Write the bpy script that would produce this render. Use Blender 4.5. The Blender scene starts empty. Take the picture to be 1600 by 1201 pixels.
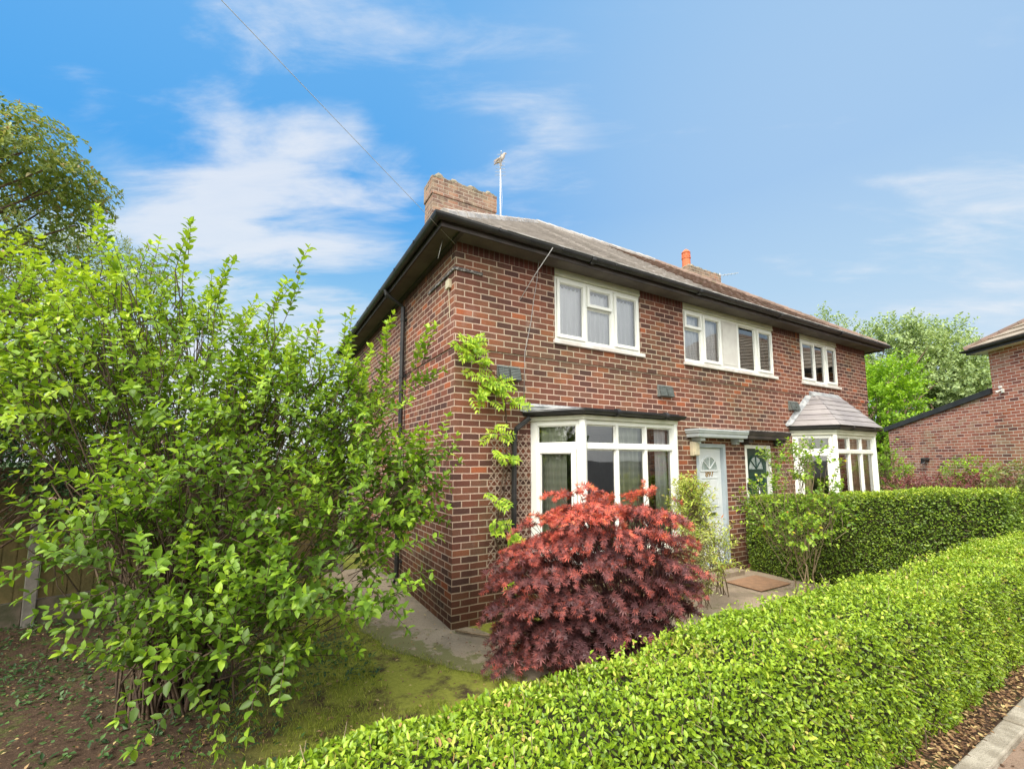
import bpy, math, random
import numpy as np
from mathutils import Vector, Matrix
random.seed(7); RNG = np.random.default_rng(7)
SC = bpy.context.scene; COL = SC.collection
R_ = math.radians

# ------------------------------------------------------------------ helpers
def smooth(a, b, x):
    t = min(1, max(0, (x - a) / (b - a))); return t * t * (3 - 2 * t)

class MB:
    """collects faces; build() links ONE mesh object with metric UVs"""
    def __init__(s): s.v = []; s.f = []
    def quad(s, *p):
        i = len(s.v); s.v += [tuple(q) for q in p]; s.f.append(tuple(range(i, i + len(p))))
    def box(s, x0, x1, y0, y1, z0, z1):
        s.lbox((0, 0, 0), (1, 0, 0), (0, 1, 0), x0, x1, y0, y1, z0, z1)
    def lbox(s, O, T, N, u0, u1, d0, d1, z0, z1):
        """box in a local frame: T horizontal tangent, N horizontal normal"""
        i = len(s.v)
        for u in (u0, u1):
            for d in (d0, d1):
                for z in (z0, z1):
                    s.v.append((O[0] + T[0] * u + N[0] * d, O[1] + T[1] * u + N[1] * d, O[2] + z))
        F = [(0, 1, 3, 2), (4, 6, 7, 5), (0, 4, 5, 1), (2, 3, 7, 6), (0, 2, 6, 4), (1, 5, 7, 3)]
        det = (T[0] * N[1] - T[1] * N[0])
        for f in F:
            f = [i + k for k in f]
            s.f.append(tuple(f if det > 0 else f[::-1]))
    def tube(s, pts, rad, n=6, caps=True):
        pts = [Vector(p) for p in pts]
        if not hasattr(rad, '__len__'): rad = [rad] * len(pts)
        base = len(s.v); up = Vector((0.3, 0.2, 1)).normalized()
        for i, p in enumerate(pts):
            d = (pts[min(i + 1, len(pts) - 1)] - pts[max(i - 1, 0)])
            d = d.normalized() if d.length > 1e-9 else Vector((0, 0, 1))
            a = d.cross(up)
            if a.length < 1e-3: a = d.cross(Vector((1, 0, 0)))
            a.normalize(); b = d.cross(a)
            for k in range(n):
                t = 2 * math.pi * k / n
                s.v.append(tuple(p + (a * math.cos(t) + b * math.sin(t)) * rad[i]))
        for i in range(len(pts) - 1):
            for k in range(n):
                A = base + i * n + k; B = base + i * n + (k + 1) % n
                s.f.append((A, A + n, B + n, B))
        if caps:
            s.f.append(tuple(base + k for k in range(n)))
            s.f.append(tuple(base + (len(pts) - 1) * n + k for k in range(n))[::-1])
    def lathe(s, c, prof, n=16, ax='z'):
        base = len(s.v)
        for r, z in prof:
            for k in range(n):
                t = 2 * math.pi * k / n
                s.v.append((c[0] + r * math.cos(t), c[1] + r * math.sin(t), c[2] + z))
        for i in range(len(prof) - 1):
            for k in range(n):
                A = base + i * n + k; B = base + i * n + (k + 1) % n
                s.f.append((A, B, B + n, A + n))
        s.f.append(tuple(base + k for k in range(n))[::-1])
        s.f.append(tuple(base + (len(prof) - 1) * n + k for k in range(n)))
    def build(s, name, mat, parent=None, bevel=0, smooth_=False):
        me = bpy.data.meshes.new(name); me.from_pydata(s.v, [], s.f)
        me.validate(); uv_metric(me)
        me.materials.append(mat)
        o = bpy.data.objects.new(name, me); COL.objects.link(o)
        adopt(o, parent)
        if smooth_:
            me.polygons.foreach_set('use_smooth', [True] * len(me.polygons))
        if bevel:
            m = o.modifiers.new('bevel', 'BEVEL'); m.width = bevel; m.segments = 2; m.limit_method = 'ANGLE'
        return o

def adopt(o, parent):
    if parent:
        o.parent = parent
        if parent.type == 'EMPTY': o.matrix_parent_inverse = Matrix.Translation(parent.location).inverted()

def uv_metric(me):
    uv = me.uv_layers.new(name='UVMap'); V = me.vertices
    for p in me.polygons:
        n = p.normal
        if abs(n.z) > .999: t = Vector((1, 0, 0)); b = Vector((0, 1, 0))
        else:
            t = Vector((0, 0, 1)).cross(n).normalized(); b = n.cross(t)
        for li in p.loop_indices:
            co = V[me.loops[li].vertex_index].co
            uv.data[li].uv = (co.dot(t), co.dot(b))

def tag(o, label=None, cat=None, group=None, kind=None):
    if label: o['label'] = label
    if cat: o['category'] = cat
    if group: o['group'] = group
    if kind: o['kind'] = kind
    return o
def empty(name, loc=(0, 0, 0), *a, **k):
    o = bpy.data.objects.new(name, None); COL.objects.link(o); o.location = loc
    o.empty_display_size = .2
    return tag(o, *a, **k)

# ------------------------------------------------------------------ materials
class NT:
    def __init__(s, tree): s.t = tree; s.n = tree.nodes; s.l = tree.links
    def new(s, typ, **kw):
        n = s.n.new(typ)
        for k, v in kw.items():
            if k.startswith('i_'): 
                key = k[2:]; key = int(key) if key.isdigit() else key.replace('_', ' ')
                s.put(n.inputs[key], v)
            else: setattr(n, k, v)
        return n
    def put(s, inp, v):
        if isinstance(v, bpy.types.NodeSocket): s.l.new(v, inp)
        elif isinstance(v, bpy.types.Node): s.l.new(v.outputs[0], inp)
        else:
            if inp.type == 'RGBA' and len(v) == 3: v = (*v, 1)
            inp.default_value = v
    def math(s, op, a, b=0, c=0):
        n = s.n.new('ShaderNodeMath'); n.operation = op
        for i, v in enumerate((a, b, c)): s.put(n.inputs[i], v)
        return n.outputs[0]
    def vmath(s, op, a, b=(0, 0, 0)):
        n = s.n.new('ShaderNodeVectorMath'); n.operation = op
        s.put(n.inputs[0], a); s.put(n.inputs[1], b); return n
    def mix(s, f, a, b, mode='MIX'):
        n = s.n.new('ShaderNodeMix'); n.data_type = 'RGBA'; n.blend_type = mode; n.clamp_factor = True
        s.put(n.inputs[0], f); s.put(n.inputs[6], a); s.put(n.inputs[7], b); return n.outputs[2]
    def ramp(s, f, stops, interp='LINEAR'):
        n = s.n.new('ShaderNodeValToRGB'); s.put(n.inputs[0], f); cr = n.color_ramp; cr.interpolation = interp
        while len(cr.elements) < len(stops): cr.elements.new(.5)
        for e, (p, c) in zip(cr.elements, stops):
            e.position = p; e.color = (*c, 1) if len(c) == 3 else c
        return n.outputs[0]
    def noise(s, vec, scale, detail=3, rough=.55, dist=0, out=0):
        n = s.n.new('ShaderNodeTexNoise'); 
        if vec is not None: s.put(n.inputs['Vector'], vec)
        n.inputs['Scale'].default_value = scale; n.inputs['Detail'].default_value = detail
        n.inputs['Roughness'].default_value = rough; n.inputs['Distortion'].default_value = dist
        return n.outputs[out]
    def sstep(s, a, b, x):
        n = s.n.new('ShaderNodeMapRange'); n.interpolation_type = 'SMOOTHSTEP'
        s.put(n.inputs[0], x); n.inputs[1].default_value = a; n.inputs[2].default_value = b
        return n.outputs[0]

def new_mat(name):
    m = bpy.data.materials.new(name); m.use_nodes = True
    t = NT(m.node_tree); b = m.node_tree.nodes['Principled BSDF']; return m, t, b

def geo_pos(t): return t.new('ShaderNodeNewGeometry').outputs['Position']

def mat_simple(name, c1, c2=None, scale=8, rough=.6, bump=0, bscale=None, spec=.4, metal=0, detail=5, lo=.35, hi=.65):
    m, t, b = new_mat(name); pos = geo_pos(t)
    if c2:
        f = t.sstep(lo, hi, t.noise(pos, scale, detail))
        t.put(b.inputs['Base Color'], t.mix(f, c1, c2))
    else: b.inputs['Base Color'].default_value = (*c1, 1)
    b.inputs['Roughness'].default_value = rough; b.inputs['Specular IOR Level'].default_value = spec
    b.inputs['Metallic'].default_value = metal
    if bump:
        bp = t.new('ShaderNodeBump', i_Strength=bump, i_Distance=.01)
        t.put(bp.inputs['Height'], t.noise(pos, bscale or scale * 4, 5)); t.put(b.inputs['Normal'], bp)
    return m

def mat_brick(name, stops, mortar=(.62, .44, .35), dark_base=True, soldier=False, B=.2286, H=.0817, lichen=0):
    m, t, b = new_mat(name)
    uvn = t.new('ShaderNodeUVMap').outputs[0]; pos = geo_pos(t)
    wob = t.vmath('SCALE', t.vmath('SUBTRACT', t.noise(uvn, 9, 3, out=1), (.5, .5, .5)))
    wob.inputs['Scale'].default_value = .009
    uv = t.vmath('ADD', uvn, wob)
    sp = t.new('ShaderNodeSeparateXYZ'); t.put(sp.inputs[0], uv)
    u, v = sp.outputs[0], sp.outputs[1]
    if soldier: B_, H_ = .0762, .24
    else: B_, H_ = B, H
    vv = t.math('DIVIDE', v, H_); row = t.math('FLOOR', vv)
    off = t.math('MULTIPLY', t.math('FLOORED_MODULO', row, 2), 0 if soldier else .5)
    uu = t.math('ADD', t.math('DIVIDE', u, B_), off); colm = t.math('FLOOR', uu)
    fu = t.math('SUBTRACT', uu, colm); fv = t.math('SUBTRACT', vv, row)
    du = t.math('MULTIPLY', t.math('MINIMUM', fu, t.math('SUBTRACT', 1, fu)), B_)
    dv = t.math('MULTIPLY', t.math('MINIMUM', fv, t.math('SUBTRACT', 1, fv)), H_)
    if soldier: dv = t.math('ADD', dv, 1)
    dd = t.math('MINIMUM', du, dv)
    jn = t.math('MULTIPLY_ADD', t.noise(uvn, 40, 2), .004, -.002)
    brick = t.sstep(.0052, .0088, t.math('ADD', dd, jn))
    cv = t.new('ShaderNodeCombineXYZ'); t.put(cv.inputs[0], colm); t.put(cv.inputs[1], row)
    wn = t.new('ShaderNodeTexWhiteNoise', noise_dimensions='2D'); t.put(wn.inputs['Vector'], cv)
    big = t.noise(pos, .9, 3)
    val = t.math('ADD', wn.outputs['Value'], t.math('MULTIPLY_ADD', big, .9, -.45))
    cc = t.ramp(val, stops)
    rnd = t.new('ShaderNodeTexWhiteNoise', noise_dimensions='2D')
    t.put(rnd.inputs['Vector'], t.vmath('ADD', cv, (31.7, 12.3, 0)))
    org = t.math('GREATER_THAN', rnd.outputs['Value'], .972)
    cc = t.mix(t.math('MULTIPLY', org, .75), cc, (.46, .13, .055))
    grain = t.noise(pos, 70, 5, .7)
    cc = t.mix(t.sstep(.35, .75, grain), cc, t.mix(1, cc, (.62, .58, .58), 'MULTIPLY'))
    mo = t.mix(t.noise(pos, 6, 4), mortar, tuple(c * .72 for c in mortar))
    col = t.mix(brick, mo, cc)
    st = t.noise(pos, 1.7, 5, .6)
    col = t.mix(t.math('MULTIPLY', t.sstep(.5, .8, st), .45), col, t.mix(1, col, (.5, .48, .45), 'MULTIPLY'))
    strk = t.vmath('MULTIPLY', pos, (7, 7, .55)); col = t.mix(t.math('MULTIPLY', t.sstep(.48, .72, t.noise(strk, 1, 5, .6)), .38), col, t.mix(1, col, (.55, .52, .48), 'MULTIPLY'))
    eff = t.math('MULTIPLY', t.sstep(.56, .72, t.noise(pos, 2.3, 6, .7)), .22)
    col = t.mix(eff, col, (.42, .34, .31))
    bz = t.math('MULTIPLY', t.sstep(.42, .66, t.noise(pos, .75, 3)), .6); col = t.mix(bz, col, t.mix(1, col, (.76, 1.05, .92), 'MULTIPLY'))
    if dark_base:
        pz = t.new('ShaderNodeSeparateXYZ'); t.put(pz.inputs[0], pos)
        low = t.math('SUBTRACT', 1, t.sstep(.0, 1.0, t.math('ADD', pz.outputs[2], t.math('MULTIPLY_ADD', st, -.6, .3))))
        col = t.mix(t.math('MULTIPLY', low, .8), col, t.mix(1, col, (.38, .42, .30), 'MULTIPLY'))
    if lichen:
        lm = t.math('MULTIPLY', t.sstep(.42, .62, t.noise(pos, 7, 6, .7)), lichen)
        col = t.mix(lm, col, (.36, .29, .20))
    t.put(b.inputs['Base Color'], col)
    t.put(b.inputs['Roughness'], .88); b.inputs['Specular IOR Level'].default_value = .25
    h = t.math('ADD', t.math('MULTIPLY', brick, .7), t.math('MULTIPLY', grain, .35))
    bp = t.new('ShaderNodeBump', i_Strength=.8, i_Distance=.006); t.put(bp.inputs['Height'], h)
    t.put(b.inputs['Normal'], bp)
    return m

HOUSE_STOPS = [(0, (.10, .050, .042)), (.22, (.150, .062, .046)), (.5, (.205, .077, .052)), (.7, (.255, .094, .058)), (.85, (.19, .092, .064)), (1, (.32, .115, .060))]
M_brick = mat_brick('house_brick', HOUSE_STOPS)
M_soldier = mat_brick('soldier_brick', [(0, (.11, .04, .035)), (1, (.19, .065, .048))], mortar=(.22, .13, .11), soldier=True, dark_base=False)
M_chim = mat_brick('chimney_brick', [(0, (.16, .10, .08)), (.5, (.27, .155, .12)), (1, (.40, .20, .13))], mortar=(.46, .38, .31), dark_base=False, lichen=.5)
M_nbrick = mat_brick('neighbour_brick', [(0, (.20, .08, .07)), (.3, (.44, .16, .11)), (.65, (.58, .22, .145)), (1, (.52, .29, .20))], mortar=(.88, .74, .64), dark_base=False)
M_render = mat_simple('old_mortar_flaunching', (.30, .25, .18), (.18, .16, .11), 9, .95, .8, 30)
M_white = mat_simple('white_upvc', (.86, .87, .82), (.80, .82, .75), 2.2, .38, 0, spec=.45, lo=.4, hi=.8)
M_cream = mat_simple('cream_painted_timber', (.66, .66, .54), (.56, .57, .45), 3, .55, .15, 40)
M_sill = mat_simple('white_sill', (.74, .72, .68), (.6, .55, .5), 5, .6)
M_black = mat_simple('black_gutter_plastic', (.018, .018, .02), (.035, .034, .033), 4, .42, .1, 30)
M_fascia = mat_simple('dark_painted_timber', (.045, .038, .038), (.08, .065, .06), 3, .7, .3, 25)
M_soffit = mat_simple('grey_brown_soffit', (.10, .085, .08), (.15, .13, .12), 2.5, .8, .2, 20)
M_lead = mat_simple('weathered_lead', (.42, .43, .43), (.26, .27, .28), 9, .6, .5, 22, lo=.4, hi=.6)
M_vent = mat_simple('grey_vent_plastic', (.17, .19, .18), (.13, .15, .14), 9, .6)
M_dark = mat_simple('dark_interior', (.05, .045, .04), None, rough=.95)
M_room = mat_simple('room_wall', (.50, .47, .38), (.42, .39, .31), 2, rough=.95)
M_doorw = mat_simple('pale_blue_grey_door', (.68, .71, .72), (.62, .66, .68), 3, .35, 0)
M_framew = mat_simple('grey_blue_door_frame', (.44, .50, .54), (.38, .44, .49), 4, .45, .1, 30)
M_doorg = mat_simple('dark_green_door', (.012, .045, .035), (.016, .055, .042), 4, .3)
M_gold = mat_simple('brass_numerals', (.55, .36, .16), None, rough=.35, metal=.7)
M_chrome = mat_simple('polished_metal', (.75, .75, .75), None, rough=.2, metal=1)
M_creambox = mat_simple('aged_cream_plastic', (.62, .55, .38), (.5, .45, .32), 10, .5)
M_concrete = mat_simple('concrete_post', (.30, .27, .24), (.2, .19, .16), 8, .9, .5, 60)
M_terra = mat_simple('terracotta_pot', (.62, .17, .07), (.50, .15, .07), 14, .8, .2, 40)
M_cable = mat_simple('pale_cable', (.42, .41, .40), None, rough=.6)
M_blackcable = mat_simple('grey_cable', (.50, .51, .52), None, rough=.6)
M_trellis = mat_simple('weathered_trellis', (.40, .31, .24), (.30, .22, .17), 14, .85)
M_step = mat_simple('red_painted_step', (.20, .075, .055), (.14, .07, .05), 9, .8, .3, 40)
M_mat = mat_simple('terracotta_tile', (.38, .22, .13), (.30, .18, .11), 9, .9, .6, 90)
M_bluegrey = mat_simple('grey_blue_canopy_paint', (.54, .58, .60), (.45, .50, .52), 4, .5, .15, 30)

def mat_glass(name, tint=(.96, .98, .97), refl=1.0):
    m, t, b = new_mat(name); t.n.remove(b)
    out = [n for n in t.n if n.type == 'OUTPUT_MATERIAL'][0]
    gl = t.new('ShaderNodeBsdfGlossy'); gl.inputs['Roughness'].default_value = .015
    wob = t.new('ShaderNodeBump', i_Strength=.05, i_Distance=.02)
    t.put(wob.inputs['Height'], t.noise(geo_pos(t), 2.2, 1)); t.put(gl.inputs['Normal'], wob)
    tr = t.new('ShaderNodeBsdfTransparent'); tr.inputs['Color'].default_value = (*tint, 1)
    fr = t.new('ShaderNodeFresnel'); fr.inputs['IOR'].default_value = 1.5
    f = t.math('MINIMUM', t.math('MULTIPLY_ADD', fr, 2.2 * refl, .07), 1)
    mx = t.new('ShaderNodeMixShader'); t.put(mx.inputs[0], f); t.put(mx.inputs[1], tr); t.put(mx.inputs[2], gl)
    t.l.new(mx.outputs[0], out.inputs[0]); return m
M_glass = mat_glass('window_glass')

def mat_cloth(name, c, trans=.4, c2=None):
    m, t, b = new_mat(name); b.inputs['Base Color'].default_value = (*c, 1); b.inputs['Roughness'].default_value = .9
    out = [n for n in t.n if n.type == 'OUTPUT_MATERIAL'][0]
    tl = t.new('ShaderNodeBsdfTranslucent'); tl.inputs['Color'].default_value = (*c, 1)
    mx = t.new('ShaderNodeMixShader'); mx.inputs[0].default_value = trans
    if c2:
        w = t.new('ShaderNodeTexWave', bands_direction='Z'); t.put(w.inputs['Vector'], geo_pos(t)); w.inputs['Scale'].default_value = 3
        t.put(b.inputs['Base Color'], t.mix(w.outputs[1], c, c2))
    t.l.new(b.outputs[0], mx.inputs[1]); t.l.new(tl.outputs[0], mx.inputs[2]); t.l.new(mx.outputs[0], out.inputs[0])
    return m
M_net = mat_cloth('white_net', (.92, .91, .97), .15)
M_curt = mat_cloth('sage_curtain', (.62, .64, .52), .2, (.50, .53, .40))
M_curt2 = mat_cloth('tan_curtain', (.78, .60, .38), .2)
M_blind = mat_simple('grey_blind_slats', (.33, .31, .31), (.27, .25, .26), 9, .6)

def mat_leaf(name, stops, trans=.3, rough=.42, spec=.45, patch=None, pscale=2.5):
    """colour picked by the per-leaf attribute 'var'"""
    m, t, b = new_mat(name)
    out = [n for n in t.n if n.type == 'OUTPUT_MATERIAL'][0]
    a = t.new('ShaderNodeAttribute', attribute_name='var').outputs['Fac']
    big = t.noise(geo_pos(t), pscale, 3)
    f = t.math('ADD', a, t.math('MULTIPLY_ADD', big, .5, -.25))
    col = t.ramp(f, stops)
    if patch: col = t.mix(t.math('MULTIPLY', t.sstep(.62, .72, t.noise(geo_pos(t), pscale * 2.7, 3)), .5), col, patch)
    t.put(b.inputs['Base Color'], col); b.inputs['Roughness'].default_value = rough
    b.inputs['Specular IOR Level'].default_value = spec
    tl = t.new('ShaderNodeBsdfTranslucent'); t.put(tl.inputs['Color'], t.mix(1, col, (1.25, 1.2, .7), 'MULTIPLY'))
    mx = t.new('ShaderNodeMixShader'); mx.inputs[0].default_value = trans
    t.l.new(b.outputs[0], mx.inputs[1]); t.l.new(tl.outputs[0], mx.inputs[2]); t.l.new(mx.outputs[0], out.inputs[0])
    return m
ML_hedge = mat_leaf('privet_leaf', [(0, (.07, .13, .012)), (.22, (.15, .25, .014)), (.48, (.25, .39, .022)), (.75, (.39, .52, .04)), (.92, (.56, .60, .10)), (1, (.48, .28, .11))], .28, .38, .5, patch=(.46, .34, .10))
ML_hedge2 = mat_leaf('shaded_hedge_leaf', [(0, (.07, .13, .016)), (.4, (.16, .26, .024)), (.7, (.30, .42, .04)), (1, (.54, .64, .07))], .25, .42)
ML_wei = mat_leaf('weigela_leaf', [(0, (.08, .15, .016)), (.3, (.16, .29, .025)), (.6, (.30, .46, .035)), (1, (.52, .66, .06))], .35, .45, .4, pscale=1.3)
ML_maple = mat_leaf('red_maple_leaf', [(0, (.14, .065, .072)), (.28, (.29, .10, .095)), (.5, (.52, .13, .10)), (.75, (.86, .20, .14)), (.93, (.90, .36, .17)), (1, (.40, .28, .08))], .3, .45, .4, pscale=2.4)
ML_rose = mat_leaf('rose_leaf', [(0, (.09, .19, .025)), (.4, (.22, .38, .035)), (.75, (.42, .56, .06)), (.93, (.66, .56, .06)), (1, (.45, .16, .05))], .35, .4)
ML_lime = mat_leaf('lime_leaf', [(0, (.16, .32, .02)), (.5, (.38, .58, .035)), (1, (.60, .74, .08))], .4, .45)
ML_nand = mat_leaf('yellow_green_leaf', [(0, (.20, .32, .05)), (.5, (.48, .56, .10)), (.85, (.70, .68, .22)), (1, (.5, .2, .08))], .35, .45)
ML_var = mat_leaf('variegated_leaf', [(0, (.25, .35, .08)), (.5, (.55, .58, .25)), (1, (.7, .7, .42))], .35, .45)
ML_brt = mat_leaf('bright_tree_leaf', [(0, (.12, .24, .02)), (.5, (.28, .48, .03)), (1, (.48, .66, .06))], .35, .5, pscale=.8)
ML_far = mat_leaf('hazed_tree_leaf', [(0, (.18, .27, .11)), (.5, (.36, .47, .20)), (1, (.58, .66, .34))], .3, .6, pscale=.5)  # greens paled and greyed: distance haze put into the leaf colour
ML_olive = mat_leaf('elder_leaf', [(0, (.10, .15, .035)), (.4, (.20, .27, .06)), (.72, (.33, .37, .11)), (.85, (.42, .30, .20)), (1, (.40, .24, .18))], .35, .5)
ML_dark = mat_leaf('dark_shrub_leaf', [(0, (.02, .055, .016)), (.6, (.05, .12, .03)), (1, (.09, .18, .04))], .2, .5)
ML_redg = mat_leaf('burgundy_leaf', [(0, (.10, .03, .035)), (.5, (.26, .08, .08)), (.8, (.40, .22, .20)), (1, (.20, .28, .06))], .25, .5)
M_bark = mat_simple('brown_bark', (.13, .085, .055), (.07, .045, .03), 20, .95, .6, 60)
M_twig = mat_simple('pale_twig', (.30, .23, .15), (.18, .13, .08), 12, .9)
M_redtwig = mat_simple('maple_twig', (.09, .03, .028), (.05, .02, .02), 12, .8)
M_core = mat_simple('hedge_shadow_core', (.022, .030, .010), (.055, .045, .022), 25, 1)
M_pink = mat_simple('pale_pink_petal', (.80, .55, .58), (.75, .42, .48), 20, .6)
M_feather = mat_simple('brown_grey_feathers', (.36, .27, .19), (.55, .50, .45), 30, .8)
M_beak = mat_simple('beak', (.35, .22, .08), None, rough=.5)
M_alu = mat_simple('aerial_metal', (.62, .62, .60), None, rough=.35, metal=.6)

# roof tiles: colour changes per tile
def mat_tiles(name, stops, moss=0, TW=.3, TH=.27, sheen=.35):
    m, t, b = new_mat(name); uvn = t.new('ShaderNodeUVMap').outputs[0]; pos = geo_pos(t)
    sp = t.new('ShaderNodeSeparateXYZ'); t.put(sp.inputs[0], uvn)
    r = t.math('FLOOR', t.math('DIVIDE', sp.outputs[1], TH)); c = t.math('FLOOR', t.math('ADD', t.math('DIVIDE', sp.outputs[0], TW), t.math('MULTIPLY', r, .5)))
    cv = t.new('ShaderNodeCombineXYZ'); t.put(cv.inputs[0], c); t.put(cv.inputs[1], r)
    wn = t.new('ShaderNodeTexWhiteNoise', noise_dimensions='2D'); t.put(wn.inputs['Vector'], cv)
    col = t.ramp(t.math('ADD', t.math('MULTIPLY', wn.outputs['Value'], .6), t.math('MULTIPLY', t.noise(pos, 5, 5), .5)), stops)
    ms = t.math('MULTIPLY', t.sstep(.5, .66, t.noise(pos, 6, 6, .7)), moss)
    col = t.mix(ms, col, (.10, .10, .04))
    t.put(b.inputs['Base Color'], col); b.inputs['Roughness'].default_value = .62; b.inputs['Specular IOR Level'].default_value = sheen
    bp = t.new('ShaderNodeBump', i_Strength=.5, i_Distance=.01); t.put(bp.inputs['Height'], t.noise(pos, 45, 5)); t.put(b.inputs['Normal'], bp)
    return m
MT_pale = mat_tiles('pale_worn_roof_tiles', [(0, (.24, .215, .195)), (.5, (.40, .365, .335)), (1, (.58, .54, .50))], .2, sheen=.6)
MT_brown = mat_tiles('brown_mossy_roof_tiles', [(0, (.12, .08, .062)), (.5, (.20, .135, .105)), (1, (.30, .21, .165))], .5)
MT_bay = mat_tiles('smooth_grey_pink_bay_tiles', [(0, (.19, .175, .178)), (.5, (.26, .238, .238)), (1, (.33, .305, .30))], .15, TW=.42, TH=.2)
MT_neigh = mat_tiles('tan_roof_tiles', [(0, (.22, .17, .12)), (.5, (.33, .27, .20)), (1, (.42, .35, .27))], .2)
SUN_E = 5.0; SKYGAIN = 1.0
# ------------------------------------------------------------------ the house
HX, HD = 11.05, 7.0          # width, depth
WT = 4.70; LEDGE = 3.36; OV = .016
house = empty('semi_detached_house', (0, 0, 0), 'red brick semi-detached house with hipped tiled roof, two bay windows and two front doors', 'house')

def wall_with_holes(mb, x0, x1, z0, z1, y, th, holes, inner=True):
    """wall facing -Y between x0..x1; holes = (x0,x1,z0,z1)"""
    xs = sorted({x0, x1, *[h[0] for h in holes], *[h[1] for h in holes]}); zs = sorted({z0, z1, *[h[2] for h in holes], *[h[3] for h in holes]})
    xs = [x for x in xs if x0 <= x <= x1]; zs = [z for z in zs if z0 <= z <= z1]
    for a, b in zip(xs, xs[1:]):
        for c, d in zip(zs, zs[1:]):
            mx, mz = (a + b) / 2, (c + d) / 2
            if any(h[0] < mx < h[1] and h[2] < mz < h[3] for h in holes): continue
            mb.quad((a, y, c), (b, y, c), (b, y, d), (a, y, d))
            mb.quad((a, y + th, c), (a, y + th, d), (b, y + th, d), (b, y + th, c))
    for h in holes:
        a, b, c, d = max(h[0], x0), min(h[1], x1), max(h[2], z0), min(h[3], z1)
        if c >= d: continue
        mb.quad((a, y, c), (a, y, d), (a, y + th, d), (a, y + th, c))
        mb.quad((b, y, c), (b, y + th, c), (b, y + th, d), (b, y, d))
        if h[2] >= z0: mb.quad((a, y, c), (a, y + th, c), (b, y + th, c), (b, y, c))
        if h[3] <= z1: mb.quad((a, y, d), (b, y, d), (b, y + th, d), (a, y + th, d))
W1 = (1.505, 3.195, 3.62, 4.70); W2 = (4.235, 6.985, 3.62, 4.70); W3 = (8.02, 9.62, 3.62, 4.70)
BAY = [(1.10, 3.60), (7.50, 10.0)]
D1 = (4.45, 5.26, .16, 2.245); D2 = (5.84, 6.68, .16, 2.245)
low_holes = [(b[0], b[1], .62, 2.56) for b in BAY] + [D1, D2]
mb = MB()
wall_with_holes(mb, 0, HX, -.3, LEDGE, 0, .24, low_holes)
mb.quad((0, 0, -.3), (0, 0, LEDGE), (0, HD, LEDGE), (0, HD, -.3))
mb.quad((HX, 0, -.3), (HX, HD, -.3), (HX, HD, LEDGE), (HX, 0, LEDGE))
mb.quad((0, HD, -.3), (0, HD, LEDGE), (HX, HD, LEDGE), (HX, HD, -.3))
mb.build('ground_floor_wall', M_brick, house)
SOLD = 4.575
mb = MB()
wall_with_holes(mb, -OV, HX + OV, LEDGE, SOLD, -OV, .25, [W1, W2, W3])
for (z0, z1) in ((LEDGE, SOLD),):
    mb.quad((-OV, -OV, z0), (-OV, -OV, z1), (-OV, HD + OV, z1), (-OV, HD + OV, z0))
    mb.quad((HX + OV, -OV, z0), (HX + OV, HD + OV, z0), (HX + OV, HD + OV, z1), (HX + OV, -OV, z1))
    mb.quad((-OV, HD + OV, z0), (-OV, HD + OV, z1), (HX + OV, HD + OV, z1), (HX + OV, HD + OV, z0))
# underside of the oversailing courses
mb.quad((-OV, -OV, LEDGE), (-OV, HD, LEDGE), (.002, HD, LEDGE), (.002, -OV, LEDGE))
mb.quad((.002, -OV, LEDGE), (.002, .001, LEDGE), (HX, .001, LEDGE), (HX, -OV, LEDGE))
mb.build('upper_wall', M_brick, house)
mb = MB()
wall_with_holes(mb, -OV, HX + OV, SOLD, WT + .02, -OV - .003, .25, [W1, W2, W3])
mb.quad((-OV - .003, -OV - .003, SOLD), (-OV - .003, -OV - .003, WT + .02), (-OV - .003, HD, WT + .02), (-OV - .003, HD, SOLD))
mb.quad((HX + OV + .003, -OV - .003, SOLD), (HX + OV + .003, HD, SOLD), (HX + OV + .003, HD, WT + .02), (HX + OV + .003, -OV - .003, WT + .02))
mb.build('soldier_course', M_soldier, house)
# rooms behind the windows
mb = MB()
for (x0, x1) in ((.25, 5.45), (5.65, HX - .25)):
    for (z0, z1) in ((.12, 2.6), (2.75, 4.66)):
        y0, y1 = .26, 3.6
        mb.quad((x0, y0, z0), (x1, y0, z0), (x1, y1, z0), (x0, y1, z0))
        mb.quad((x0, y0, z1), (x0, y1, z1), (x1, y1, z1), (x1, y0, z1))
        mb.quad((x0, y1, z0), (x1, y1, z0), (x1, y1, z1), (x0, y1, z1))
        mb.quad((x0, y0, z0), (x0, y1, z0), (x0, y1, z1), (x0, y0, z1))
        mb.quad((x1, y0, z0), (x1, y0, z1), (x1, y1, z1), (x1, y1, z0))
mb.build('room', M_room, house)

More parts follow.
